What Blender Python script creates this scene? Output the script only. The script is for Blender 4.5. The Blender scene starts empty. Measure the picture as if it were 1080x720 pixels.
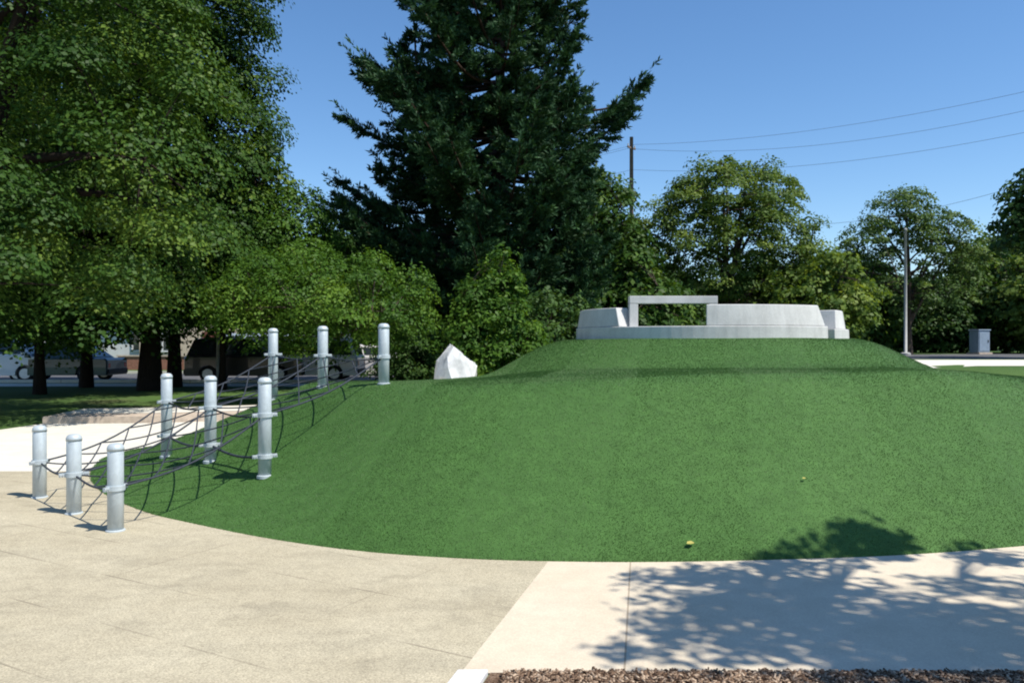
import bpy, bmesh, math, random
import numpy as np
from mathutils import Vector, Matrix

SC = bpy.context.scene
COL = SC.collection
PI = math.pi
F = 850.0            # focal length of the photograph in its own pixels
CAMZ = 1.6


def gp(px, d):
    """world X of a photo column at distance d"""
    return (px - 540.0) / F * d


def gz(py, d):
    return CAMZ - (py - 360.0) / F * d


# ------------------------------------------------------------------ helpers
def smooth(x, a, b):
    t = np.clip((np.asarray(x, float) - a) / (b - a), 0, 1)
    return t * t * (3 - 2 * t)


def raw_mesh(name, V, polys, mat=None, smooth_shade=False, cols=None):
    """V (n,3); polys = (k,m) int array or list of such arrays"""
    if not isinstance(polys, list):
        polys = [polys]
    V = np.asarray(V, np.float32)
    me = bpy.data.meshes.new(name)
    me.vertices.add(len(V))
    me.vertices.foreach_set('co', V.ravel())
    loops = np.concatenate([np.asarray(p, np.int32).ravel() for p in polys])
    sizes = np.concatenate([np.full(len(p), np.asarray(p).shape[1], np.int32) for p in polys])
    me.loops.add(len(loops))
    me.loops.foreach_set('vertex_index', loops)
    me.polygons.add(len(sizes))
    me.polygons.foreach_set('loop_start', np.concatenate([[0], np.cumsum(sizes)[:-1]]).astype(np.int32))
    me.polygons.foreach_set('loop_total', sizes)
    if smooth_shade:
        me.polygons.foreach_set('use_smooth', np.ones(len(sizes), bool))
    me.update(calc_edges=True)
    if cols is not None:
        a = me.attributes.new('tone', 'FLOAT', 'POINT')
        a.data.foreach_set('value', np.asarray(cols, np.float32))
    if mat:
        me.materials.append(mat)
    return me


class MB:
    """collects vertices and faces for ONE mesh object"""
    def __init__(s):
        s.v = []; s.f = []

    def add(s, V, Fs):
        o = len(s.v)
        s.v += [tuple(map(float, p)) for p in V]
        s.f += [tuple(i + o for i in f) for f in Fs]

    def box(s, x0, x1, y0, y1, z0, z1, M=None):
        V = [(x, y, z) for z in (z0, z1) for y in (y0, y1) for x in (x0, x1)]
        if M is not None:
            V = [M @ Vector(p) for p in V]
        s.add(V, [(0, 2, 3, 1), (4, 5, 7, 6), (0, 1, 5, 4), (2, 6, 7, 3), (0, 4, 6, 2), (1, 3, 7, 5)])

    def tube(s, pts, rad, n=8, cap=True):
        V, Fs = tube_arrays(pts, rad, n)
        o = len(s.v)
        s.v += [tuple(p) for p in V.tolist()]
        s.f += [tuple(int(i) + o for i in f) for f in Fs]
        if cap:
            k = len(pts)
            s.f.append(tuple(o + i for i in reversed(range(n))))
            s.f.append(tuple(o + (k - 1) * n + i for i in range(n)))

    def lathe(s, prof, n=24, M=None, caps=True):
        o = len(s.v)
        for r, z in prof:
            for i in range(n):
                a = 2 * PI * i / n
                p = Vector((r * math.cos(a), r * math.sin(a), z))
                if M is not None:
                    p = M @ p
                s.v.append(tuple(p))
        for k in range(len(prof) - 1):
            for i in range(n):
                j = (i + 1) % n
                s.f.append((o + k * n + i, o + k * n + j, o + (k + 1) * n + j, o + (k + 1) * n + i))
        if caps:
            s.f.append(tuple(o + i for i in reversed(range(n))))
            s.f.append(tuple(o + (len(prof) - 1) * n + i for i in range(n)))

    def build(s, name, mat, parent=None, bevel=0.0, smooth_shade=False, loc=None):
        me = bpy.data.meshes.new(name)
        me.from_pydata(s.v, [], s.f)
        if smooth_shade:
            me.polygons.foreach_set('use_smooth', np.ones(len(me.polygons), bool))
        me.update()
        if mat:
            me.materials.append(mat)
        o = link(name, me, parent, loc)
        if bevel:
            b = o.modifiers.new('bevel', 'BEVEL'); b.width = bevel; b.segments = 2; b.limit_method = 'ANGLE'
        return o


def tube_arrays(pts, rad, n=6):
    P = np.asarray(pts, float)
    k = len(P)
    R = np.broadcast_to(np.asarray(rad, float), (k,))
    T = np.gradient(P, axis=0)
    T /= np.linalg.norm(T, axis=1)[:, None] + 1e-9
    ref = np.array([0., 0., 1.]) if abs(T[:, 2]).mean() < .8 else np.array([1., 0., 0.])
    A = np.cross(T, ref); A /= np.linalg.norm(A, axis=1)[:, None] + 1e-9
    B = np.cross(T, A)
    ang = np.arange(n) * 2 * PI / n
    V = P[:, None, :] + R[:, None, None] * (np.cos(ang)[None, :, None] * A[:, None, :] + np.sin(ang)[None, :, None] * B[:, None, :])
    i = np.arange(k - 1)[:, None] * n; j = np.arange(n)[None, :]; j2 = (j + 1) % n
    Fq = np.stack([i + j, i + n + j, i + n + j2, i + j2], -1).reshape(-1, 4)
    return V.reshape(-1, 3), Fq


def link(name, data, parent=None, loc=None):
    o = bpy.data.objects.new(name, data)
    COL.objects.link(o)
    if parent:
        o.parent = parent
    if loc is not None:
        o.location = loc
    return o


def tag(o, label=None, cat=None, group=None, kind=None):
    if label: o['label'] = label
    if cat: o['category'] = cat
    if group: o['group'] = group
    if kind: o['kind'] = kind
    return o


def thing(name, label, cat, loc=(0, 0, 0), rz=0, group=None):
    o = link(name, None, None, loc)
    o.rotation_euler = (0, 0, rz)
    return tag(o, label, cat, group)


def dup(root, loc, rz=None, label=None, scale=None):
    r = root.copy(); COL.objects.link(r); r.location = loc
    if rz is not None: r.rotation_euler = (0, 0, rz)
    if scale is not None: r.scale = (scale,) * 3 if not hasattr(scale, '__len__') else scale
    if label: r['label'] = label
    for ch in list(root.children):
        c = ch.copy(); COL.objects.link(c); c.parent = r
        for g in list(ch.children):
            d = g.copy(); COL.objects.link(d); d.parent = c
    return r


# ------------------------------------------------------------------ materials
class NT:
    def __init__(s, name):
        s.m = bpy.data.materials.new(name); s.m.use_nodes = True
        s.t = s.m.node_tree; s.n = s.t.nodes; s.l = s.t.links
        s.b = s.n['Principled BSDF']; s.out = s.n['Material Output']

    def node(s, typ, **kw):
        n = s.n.new(typ)
        for k, v in kw.items():
            if k.startswith('i_'):
                n.inputs[k[2:].replace('_', ' ')].default_value = v
            else:
                setattr(n, k, v)
        return n

    def link(s, a, b): s.l.new(a, b)

    def coords(s):
        return s.node('ShaderNodeNewGeometry').outputs['Position']

    def objc(s):
        return s.node('ShaderNodeTexCoord').outputs['Object']

    def noise(s, co, scale, detail=4, rough=.55, stretch=None):
        if stretch:
            mp = s.node('ShaderNodeMapping'); mp.inputs['Scale'].default_value = stretch
            s.link(co, mp.inputs['Vector']); co = mp.outputs[0]
        n = s.node('ShaderNodeTexNoise', i_Scale=scale, i_Detail=detail, i_Roughness=rough)
        s.link(co, n.inputs['Vector'])
        return n.outputs['Fac']

    def ramp(s, fac, stops):
        r = s.node('ShaderNodeValToRGB')
        while len(r.color_ramp.elements) < len(stops):
            r.color_ramp.elements.new(.5)
        for e, (p, c) in zip(r.color_ramp.elements, stops):
            e.position = p
            e.color = (c, c, c, 1) if not hasattr(c, '__len__') else (*c, 1)
        s.link(fac, r.inputs[0])
        return r.outputs[0]

    def mix(s, a, b, fac, mode='MIX'):
        m = s.node('ShaderNodeMix', data_type='RGBA', blend_type=mode)
        for v, i in ((fac, 0), (a, 6), (b, 7)):
            if isinstance(v, (int, float)): m.inputs[i].default_value = v
            elif isinstance(v, tuple): m.inputs[i].default_value = (*v, 1)
            else: s.link(v, m.inputs[i])
        return m.outputs[2]

    def math(s, op, a, b=None, c=None):
        m = s.node('ShaderNodeMath', operation=op)
        for v, i in ((a, 0), (b, 1), (c, 2)):
            if v is None: continue
            if isinstance(v, (int, float)): m.inputs[i].default_value = v
            else: s.link(v, m.inputs[i])
        return m.outputs[0]

    def bump(s, h, strength=.3, dist=.01):
        b = s.node('ShaderNodeBump', i_Strength=strength, i_Distance=dist)
        s.link(h, b.inputs['Height']); s.link(b.outputs[0], s.b.inputs['Normal'])

    def done(s, col=None, rough=.8, spec=.3, metal=0.0):
        if col is not None:
            if isinstance(col, tuple): s.b.inputs['Base Color'].default_value = (*col, 1)
            else: s.link(col, s.b.inputs['Base Color'])
        if isinstance(rough, (int, float)): s.b.inputs['Roughness'].default_value = rough
        else: s.link(rough, s.b.inputs['Roughness'])
        s.b.inputs['Specular IOR Level'].default_value = spec
        s.b.inputs['Metallic'].default_value = metal
        return s.m


def plain(name, c, rough=.6, var=.15, scale=6, spec=.3, metal=0, bump=.0):
    t = NT(name); co = t.objc()
    n = t.noise(co, scale, 5)
    col = t.ramp(n, [(.3, tuple(x * (1 - var) for x in c)), (.7, tuple(min(1, x * (1 + var)) for x in c))])
    if bump: t.bump(n, bump, .02)
    return t.done(col, rough, spec, metal)


def joint_lines(t, co, nx, ny, period, offset, width):
    """1 on thin straight joints: nx*x+ny*y = offset + k*period"""
    sx = t.node('ShaderNodeSeparateXYZ'); t.link(co, sx.inputs[0])
    u = t.math('ADD', t.math('MULTIPLY', sx.outputs[0], nx), t.math('MULTIPLY', sx.outputs[1], ny))
    u = t.math('SUBTRACT', u, offset)
    w = t.math('PINGPONG', u, period / 2)
    return t.math('LESS_THAN', w, width / 2)


def mat_plaza():
    t = NT('aggregate_paving'); co = t.coords()
    fine = t.noise(co, 95, 3, .85); mid = t.noise(co, 9, 5, .65); big = t.noise(co, .9, 4, .6)
    col = t.ramp(big, [(.3, (.40, .35, .245)), (.7, (.465, .415, .30))])
    col = t.mix(col, t.ramp(fine, [(.28, (.12, .10, .08)), (.5, (.5, .5, .5)), (.75, (.95, .93, .88))]), .6, 'OVERLAY')
    col = t.mix(col, t.ramp(mid, [(.3, .82), (.65, 1.0)]), .7, 'MULTIPLY')
    streak = t.noise(co, 3.5, 4, .6, (.35, 1.4, 1))
    col = t.mix(col, t.ramp(streak, [(.36, .82), (.5, 1.0)]), .55, 'MULTIPLY')
    stain = t.noise(co, 1.7, 5, .7)
    col = t.mix(col, t.ramp(stain, [(.34, .80), (.46, 1.0)]), .6, 'MULTIPLY')
    j = joint_lines(t, co, .49, .872, .6, 2.24, .014)
    j = t.math('MULTIPLY', j, t.ramp(t.noise(co, 1.6, 3), [(.45, .0), (.62, .55)]))
    j2 = joint_lines(t, co, .872, -.49, 1.8, .35, .012)
    j2 = t.math('MULTIPLY', j2, t.ramp(t.noise(co, 1.1, 3), [(.45, .0), (.6, .45)]))
    col = t.mix(col, (.15, .125, .09), t.math('MAXIMUM', j, j2))
    t.bump(fine, .35, .004)
    return t.done(col, .9, .15)


def mat_walk():
    t = NT('pale_concrete'); co = t.coords()
    fine = t.noise(co, 90, 4, .75); mid = t.noise(co, 5, 6, .65); big = t.noise(co, .8, 4)
    col = t.ramp(big, [(.3, (.56, .475, .35)), (.7, (.62, .535, .41))])
    col = t.mix(col, t.ramp(fine, [(.3, .30), (.7, .72)]), .35, 'OVERLAY')
    col = t.mix(col, t.ramp(mid, [(.33, .84), (.62, 1.0)]), .6, 'MULTIPLY')
    j = joint_lines(t, co, .987, -.16, 3.04, -.087, .011)
    col = t.mix(col, (.30, .24, .17), t.math('MULTIPLY', j, .8))
    t.bump(fine, .2, .003)
    return t.done(col, .85, .2)


def mat_white_path():
    t = NT('white_path_concrete'); co = t.coords()
    n = t.noise(co, 2.5, 6, .65); f = t.noise(co, 60, 3, .7)
    col = t.ramp(n, [(.3, (.56, .53, .45)), (.7, (.66, .63, .55))])
    col = t.mix(col, t.ramp(f, [(.3, .35), (.7, .65)]), .3, 'OVERLAY')
    j = joint_lines(t, co, .3, .95, 1.5, .4, .015)
    col = t.mix(col, (.3, .27, .22), t.math('MULTIPLY', j, .6))
    return t.done(col, .85, .2)


def mat_wall_concrete():
    t = NT('board_cast_concrete'); co = t.coords()
    n = t.noise(co, 3, 6, .65); f = t.noise(co, 40, 4, .7); d = t.noise(co, 2.2, 4, .6, (3, 3, .35))
    col = t.ramp(n, [(.3, (.50, .495, .475)), (.7, (.60, .595, .575))])
    col = t.mix(col, t.ramp(d, [(.35, .78), (.6, 1.0)]), .6, 'MULTIPLY')
    col = t.mix(col, t.ramp(f, [(.3, .38), (.7, .62)]), .35, 'OVERLAY')
    t.bump(f, .2, .006)
    return t.done(col, .8, .25)


def mat_turf():
    t = NT('turf_backing'); co = t.coords()
    f = t.noise(co, 110, 3, .75); m = t.noise(co, 7, 5, .6); b = t.noise(co, .5, 3)
    col = t.ramp(b, [(.3, (.048, .116, .025)), (.7, (.062, .138, .032))])
    col = t.mix(col, t.ramp(m, [(.3, .78), (.7, 1.12)]), .8, 'MULTIPLY')
    col = t.mix(col, t.ramp(f, [(.25, .3), (.75, .7)]), .4, 'OVERLAY')
    t.bump(f, .35, .012)
    return t.done(col, .75, .2)


def mat_blade(name='turf_fibre', a=(.034, .092, .019), b=(.098, .185, .050)):
    t = NT(name)
    at = t.node('ShaderNodeAttribute', attribute_name='tone')
    col = t.ramp(at.outputs['Fac'], [(0, a), (1, b)])
    t.done(col, .5, .3)
    tr = t.node('ShaderNodeBsdfTranslucent'); t.link(col, tr.inputs[0])
    mx = t.node('ShaderNodeMixShader'); mx.inputs[0].default_value = .25
    t.link(t.b.outputs[0], mx.inputs[1]); t.link(tr.outputs[0], mx.inputs[2]); t.link(mx.outputs[0], t.out.inputs[0])
    return t.m


def mat_leaf(name, dark, mid, light, trans=.3, rough=.5):
    t = NT(name)
    at = t.node('ShaderNodeAttribute', attribute_name='tone')
    col = t.ramp(at.outputs['Fac'], [(0, dark), (.55, mid), (1, light)])
    t.done(col, rough, .12)
    tr = t.node('ShaderNodeBsdfTranslucent')
    tc = t.mix(col, (1.3, 1.25, .55), 1.0, 'MULTIPLY')
    t.link(tc, tr.inputs[0])
    mx = t.node('ShaderNodeMixShader'); mx.inputs[0].default_value = trans
    t.link(t.b.outputs[0], mx.inputs[1]); t.link(tr.outputs[0], mx.inputs[2]); t.link(mx.outputs[0], t.out.inputs[0])
    return t.m


def mat_bark(name, c):
    t = NT(name); co = t.objc()
    n = t.noise(co, 6, 6, .7, (4, 4, .6))
    col = t.ramp(n, [(.3, tuple(x * .45 for x in c)), (.7, c)])
    t.bump(n, .7, .05)
    return t.done(col, .95, .1)


def mat_lawn():
    t = NT('lawn'); co = t.coords()
    b = t.noise(co, .25, 5, .6); f = t.noise(co, 25, 4, .75); dirt = t.noise(co, .12, 4, .6)
    col = t.ramp(b, [(.3, (.05, .10, .025)), (.7, (.085, .145, .04))])
    col = t.mix(col, t.ramp(f, [(.25, .2), (.75, .8)]), .5, 'OVERLAY')
    col = t.mix(col, (.13, .10, .06), t.ramp(dirt, [(.58, 0.), (.68, .6)]))
    t.bump(f, .5, .04)
    return t.done(col, .9, .1)


def mat_mulch():
    t = NT('bark_mulch'); co = t.coords()
    n = t.noise(co, 45, 4, .8)
    col = t.ramp(n, [(.3, (.05, .03, .02)), (.5, (.16, .10, .065)), (.7, (.36, .26, .18))])
    t.bump(n, .8, .03)
    return t.done(col, .95, .1)


def mat_galv():
    t = NT('galvanised_steel'); co = t.objc()
    v = t.node('ShaderNodeTexVoronoi', i_Scale=26.0); t.link(co, v.inputs['Vector'])
    n = t.noise(co, 5, 5, .6, (2, 2, .4))
    col = t.ramp(n, [(.3, (.42, .475, .495)), (.7, (.54, .59, .605))])
    sep = t.node('ShaderNodeSeparateColor'); t.link(v.outputs['Color'], sep.inputs[0])
    col = t.mix(col, t.ramp(sep.outputs[0], [(0, .86), (1, 1.04)]), .6, 'MULTIPLY')
    return t.done(col, .5, .45, .15)


M = {}
M['plaza'] = mat_plaza(); M['walk'] = mat_walk(); M['path'] = mat_white_path(); M['wall'] = mat_wall_concrete()
M['turf'] = mat_turf(); M['blade'] = mat_blade(); M['lawn'] = mat_lawn(); M['mulch'] = mat_mulch(); M['galv'] = mat_galv()
M['kerb'] = plain('kerb_concrete', (.45, .37, .29), .9, .2, 8, bump=.2)
M['edging'] = plain('edging_stone', (.66, .65, .64), .8, .12, 14, bump=.15)
M['asphalt'] = plain('asphalt', (.10, .10, .105), .9, .25, 30, .2)
M['rope'] = plain('net_rope', (.035, .042, .055), .75, .35, 60, .3)
M['clamp'] = plain('net_clamp', (.16, .18, .20), .5, .2, 40, .4)
M['bark'] = mat_bark('grey_brown_bark', (.10, .078, .06))
M['bark_dark'] = mat_bark('dark_bark', (.036, .027, .022))
M['bark_red'] = mat_bark('conifer_bark', (.085, .055, .042))
M['leaf_linden'] = mat_leaf('linden_leaf', (.020, .052, .010), (.042, .092, .015), (.115, .180, .027), .24)
M['leaf_maple'] = mat_leaf('maple_leaf', (.020, .052, .010), (.043, .093, .015), (.128, .192, .028), .24)
M['leaf_lime'] = mat_leaf('lime_green_leaf', (.035, .085, .014), (.075, .155, .020), (.15, .245, .035), .34)
M['leaf_yellow'] = mat_leaf('yellow_green_leaf', (.050, .095, .022), (.112, .175, .034), (.22, .28, .055), .34)
M['leaf_grey'] = mat_leaf('grey_green_leaf', (.040, .082, .022), (.085, .145, .036), (.165, .235, .055), .3)
M['leaf_dark'] = mat_leaf('dark_leaf', (.022, .052, .013), (.045, .094, .021), (.10, .165, .034), .25)
M['needle'] = mat_leaf('conifer_needle', (.015, .040, .018), (.030, .074, .030), (.062, .128, .046), .12, .55)
M['rock'] = plain('white_rock', (.72, .71, .69), .9, .22, 5, .15, 0, .8)
M['wood'] = plain('weathered_pole_wood', (.20, .15, .12), .9, .3, 8, .1)
M['wire'] = plain('wire_black', (.06, .06, .07), .7, .1, 8)
M['grey_metal'] = plain('pale_grey_paint', (.36, .36, .345), .6, .1, 5)
M['blue_grey'] = plain('blue_grey_paint', (.22, .28, .35), .5, .1, 5)
M['glass'] = plain('dark_glass', (.03, .04, .045), .08, .1, 4, .6)
M['tyre'] = plain('tyre_rubber', (.02, .02, .02), .85, .2, 20)
M['rim'] = plain('alloy_rim', (.55, .56, .58), .35, .1, 10, .5, .6)
M['red_lens'] = plain('red_lens', (.35, .02, .02), .25, .1, 10, .5)
M['clear_lens'] = plain('clear_lens', (.75, .76, .78), .15, .05, 10, .6)
M['trim_black'] = plain('black_trim', (.025, .025, .027), .6, .2, 10)
M['fallen'] = plain('yellow_leaf', (.34, .30, .07), .7, .2, 20)


def paint(name, c):
    t = NT(name); t.done(plain_col(t, c), .28, .5)
    t.b.inputs['Coat Weight'].default_value = .5
    return t.m


def plain_col(t, c):
    n = t.noise(t.objc(), 2.0, 4)
    return t.ramp(n, [(.3, tuple(x * .93 for x in c)), (.7, tuple(min(1, x * 1.05) for x in c))])


# ------------------------------------------------------------------ camera, sun, sky
cam = bpy.data.cameras.new('camera'); cam.sensor_width = 36; cam.lens = 36 * F / 1080.0
cam.clip_start = .05; cam.clip_end = 4000
co = link('camera', cam, None, (0, 0, CAMZ)); co.rotation_euler = (PI / 2, 0, 0)
SC.camera = co

SUN_EL = math.radians(58)
hx, hy = .885, -.466
sdir = Vector((hx * math.cos(SUN_EL), hy * math.cos(SUN_EL), math.sin(SUN_EL))).normalized()
sun = bpy.data.lights.new('sun', 'SUN'); sun.energy = 4.6; sun.angle = math.radians(.53); sun.color = (1, .95, .87)
so = link('sun', sun, None, (10, -10, 30)); so.rotation_euler = (-sdir).to_track_quat('-Z', 'Y').to_euler()
w = bpy.data.worlds.new('World'); SC.world = w; w.use_nodes = True
nt = w.node_tree; bg = nt.nodes['Background']
sky = nt.nodes.new('ShaderNodeTexSky'); sky.sky_type = 'NISHITA'; sky.sun_disc = False
sky.sun_elevation = SUN_EL; sky.sun_rotation = math.atan2(hx, hy)
sky.altitude = 300; sky.air_density = 1.0; sky.dust_density = .2; sky.ozone_density = 4.0
hs = nt.nodes.new('ShaderNodeHueSaturation'); hs.inputs['Saturation'].default_value = 1.14
nt.links.new(sky.outputs[0], hs.inputs['Color']); nt.links.new(hs.outputs[0], bg.inputs[0]); bg.inputs[1].default_value = .118
SC.view_settings.view_transform = 'Standard'; SC.view_settings.look = 'None'
SC.view_settings.exposure = .5; SC.view_settings.gamma = 1; SC.view_settings.use_curve_mapping = False
SC.render.engine = 'CYCLES'
SC.cycles.max_bounces = 6; SC.cycles.diffuse_bounces = 3; SC.cycles.transmission_bounces = 3
SC.cycles.use_denoising = True
SC.cycles.filter_width = 2.0


# ------------------------------------------------------------------ ground
def terrain(x, y):
    x = np.asarray(x, float); y = np.asarray(y, float)
    return .92 * smooth(x, 6.5, 12.5) * smooth(y, 12, 21)


def sheet(name, xs, ys, dz, mat, kind='structure', mask=None):
    X, Y = np.meshgrid(xs, ys)
    V = np.stack([X, Y, terrain(X, Y) + dz], -1).reshape(-1, 3)
    n = len(xs); i = (np.arange(len(ys) - 1)[:, None] * n + np.arange(n - 1)[None, :]).ravel()
    o = link(name, raw_mesh(name, V, np.stack([i, i + 1, i + n + 1, i + n], -1), mat, True))
    return tag(o, kind=kind)


def poly_sheet(name, pts, z, mat):
    me = bpy.data.meshes.new(name)
    me.from_pydata([(x, y, z) for x, y in pts], [], [tuple(range(len(pts)))])
    me.update(); me.materials.append(mat)
    if me.polygons[0].normal.z < 0: me.flip_normals()
    return tag(link(name, me), kind='structure')


gx = np.unique(np.concatenate([np.linspace(-1500, -60, 10), np.linspace(-60, 60, 121), np.linspace(60, 1500, 10)]))
gy = np.unique(np.concatenate([np.linspace(-600, -20, 6), np.linspace(-20, 80, 101), np.linspace(80, 2500, 10)]))
sheet('ground', gx, gy, 0, M['lawn'])

DX = (.236 + .23) / (5.74 - 3.94)          # slope of the seam between the two pavings
seam = lambda y: .236 + DX * (y - 5.74)
poly_sheet('plaza', [(-45, -8), (seam(-8), -8), (seam(9.9), 9.9), (-45, 9.9)], .008, M['plaza'])
poly_sheet('sidewalk', [(seam(3.874), 3.874), (30, 3.874), (30, 8.2), (seam(8.2), 8.2)], .008, M['walk'])
poly_sheet('concrete_path', [(-45, 9.904), (-2, 9.904), (-1.5, 19.5), (-4.6, 16.6), (-7.0, 15.75), (-9.1, 15.6), (-9.3, 14.2), (-45, 14.2)], .008, M['path'])
# raised walk with a brown kerb face beyond the path
mb = MB()
front = [(-9.1, 15.62), (-7.0, 15.75), (-4.6, 16.6), (-1.5, 19.5)]
back = [(-9.3, 17.6), (-7.2, 18.0), (-5.2, 18.9), (-2.2, 21.8)]
for k in range(3):
    a, b, c, d = front[k], front[k + 1], back[k + 1], back[k]
    top = [(*a, .14), (*b, .14), (*c, .14), (*d, .14)]
    bot = [(*a, .0), (*b, .0), (*c, .0), (*d, .0)]
    mb.add(bot + top, [(0, 1, 5, 4), (4, 5, 6, 7), (2, 3, 7, 6)] + ([(3, 0, 4, 7)] if k == 0 else []) + ([(1, 2, 6, 5)] if k == 2 else []))
tag(mb.build('kerb', M['kerb']), kind='structure')
poly_sheet('raised_path', [(-9.15, 16.3), (-7.05, 16.45), (-4.75, 17.3), (-1.7, 20.1), (-2.1, 21.6), (-5.15, 18.75), (-7.18, 17.85), (-9.28, 17.45)], .146, M['path'])
# bark bed in the foreground
poly_sheet('bark_bed', [(seam(3.87) + .145, 3.87), (30, 3.87), (30, -3), (seam(-3) + .145, -3)], .012, M['mulch'])
mb = MB()
for k in range(9):
    y0 = 3.868 - k * .62; y1 = y0 - .61
    a, b = seam(y0), seam(y1)
    V = [(a - .012, y0, 0), (a + .135, y0, 0), (b + .135, y1, 0), (b - .012, y1, 0)]
    mb.add([(x, y, z) for z in (.0, .03) for x, y, _ in V], [(0, 1, 5, 4), (1, 2, 6, 5), (2, 3, 7, 6), (3, 0, 4, 7), (4, 5, 6, 7)])
tag(mb.build('edging_kerb', M['edging'], bevel=.006), kind='structure')
rng = np.random.default_rng(5)
n = 40000
px = rng.uniform(-.05, 5.5, n); py = 3.865 - np.abs(rng.normal(0, .5, n)) - .0
kk = px > seam(py) + .16
px = px[kk]; py = py[kk]; n = len(px)
V = []
L = rng.uniform(.005, .017, n); W = rng.uniform(.003, .007, n); A = rng.uniform(0, 2 * PI, n); tilt = rng.normal(0, .4, n); zz = rng.uniform(.012, .026, n)
ca, sa = np.cos(A), np.sin(A)
corner = np.array([(-1, -1), (1, -1), (1, 1), (-1, 1)])
V = np.zeros((n, 8, 3))
for h in (0, 1):
    for k, (u, v) in enumerate(corner):
        V[:, h * 4 + k, 0] = px + u * L * ca - v * W * sa
        V[:, h * 4 + k, 1] = py + u * L * sa + v * W * ca
        V[:, h * 4 + k, 2] = zz + u * L * np.sin(tilt) + h * .005
base = (np.arange(n) * 8)[:, None, None]
fq = np.array([(3, 2, 1, 0), (4, 5, 6, 7), (0, 1, 5, 4), (1, 2, 6, 5), (2, 3, 7, 6), (3, 0, 4, 7)])[None]
t = NT('wood_chip'); at = t.node('ShaderNodeAttribute', attribute_name='tone')
M['chip'] = t.done(t.ramp(at.outputs['Fac'], [(0, (.05, .03, .02)), (.5, (.20, .13, .085)), (1, (.50, .38, .27))]), .9, .1)
o = link('bark_chips', raw_mesh('bark_chips', V.reshape(-1, 3), (base + fq).reshape(-1, 4), M['chip'], cols=np.repeat(rng.uniform(0, 1, n), 8)))
tag(o, 'loose brown bark chips covering the foreground bed', 'bark chips', kind='stuff')
# walk and road on the right beyond the mound
def strip(name, pts, dz, mat, n=40):
    a0, a1, b0, b1 = [np.array(p, float) for p in pts]
    V = []
    for s in np.linspace(0, 1, n):
        for tt in np.linspace(0, 1, 6):
            p = (a0 * (1 - s) + a1 * s) * (1 - tt) + (b0 * (1 - s) + b1 * s) * tt
            V.append((p[0], p[1], float(terrain(p[0], p[1])) + dz))
    i = (np.arange(n - 1)[:, None] * 6 + np.arange(5)[None]).ravel()
    o = link(name, raw_mesh(name, V, np.stack([i, i + 6, i + 7, i + 1], -1), mat))
    return tag(o, kind='structure')


strip('pavement', [(11.6, 22.2), (60, 23.5), (14.4, 29.5), (60, 31)], .008, M['path'])
strip('side_road', [(14.2, 31), (110, 33), (17, 43), (110, 46)], .006, M['asphalt'])
strip('road', [(-110, 31.5), (2, 31.5), (-110, 40), (2, 40)], .008, M['asphalt'])
strip('roadside_pavement', [(-110, 28.6), (2, 28.6), (-110, 30.6), (2, 30.6)], .008, M['path'])
mb = MB(); mb.box(-110, 2, 31.2, 31.4, 0, .12); mb.box(-110, 2, 40.2, 40.4, 0, .12)
tag(mb.build('road_kerb', M['path']), kind='structure')

# ------------------------------------------------------------------ the mound
ctrl = np.array([(-5.35, 10.3), (-4.9, 9.35), (-4.25, 8.4), (-3.46, 7.55), (-2.8, 7.05), (-1.95, 6.5), (-1.15, 6.12), (-.4, 5.92), (.25, 5.84), (1.0, 5.82), (1.79, 5.87),
                 (2.85, 6.0), (3.96, 6.27), (5.2, 6.7), (6.6, 7.4), (8.4, 8.8), (10.0, 11), (10.6, 14), (9.6, 17.5), (7, 19.8), (3.8, 20.3), (1.2, 19.2), (-.6, 17.2), (-2.2, 15.5), (-4.0, 14.1), (-5.3, 12.6), (-5.65, 11.4)])


def closed_spline(P, m=12):
    out = []
    n = len(P)
    for i in range(n):
        p0, p1, p2, p3 = P[i - 1], P[i], P[(i + 1) % n], P[(i + 2) % n]
        for t in np.arange(m) / m:
            out.append(.5 * (2 * p1 + (p2 - p0) * t + (2 * p0 - 5 * p1 + 4 * p2 - p3) * t * t + (3 * p1 - p0 - 3 * p2 + p3) * t ** 3))
    return np.array(out)


EDGE = closed_spline(ctrl)
RC = np.array([3.515, 14.5])          # centre of the hilltop ring
HC = np.array([2.6, 12.6])


def edge_dist(x, y):
    P = np.stack([np.asarray(x, float).ravel(), np.asarray(y, float).ravel()], -1)
    A = EDGE; B = np.roll(EDGE, -1, 0); D = B - A; dd = (D ** 2).sum(1)
    best = np.full(len(P), 1e9)
    for s in range(0, len(P), 4000):
        Q = P[s:s + 4000]
        t = np.clip(((Q[:, None] - A[None]) * D[None]).sum(-1) / dd[None], 0, 1)
        d2 = ((A[None] + t[..., None] * D[None] - Q[:, None]) ** 2).sum(-1)
        best[s:s + 4000] = np.sqrt(d2.min(1))
    return best


def wob(x, y):
    return (np.sin(x * 1.3 + y * .7) + np.sin(x * .6 - y * 1.1 + 1) + .5 * np.sin(x * 2.7 + y * 2.1 + 2)) / 2.5


def wl_(x): return smooth(x, -1.0, 1.0)


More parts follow.
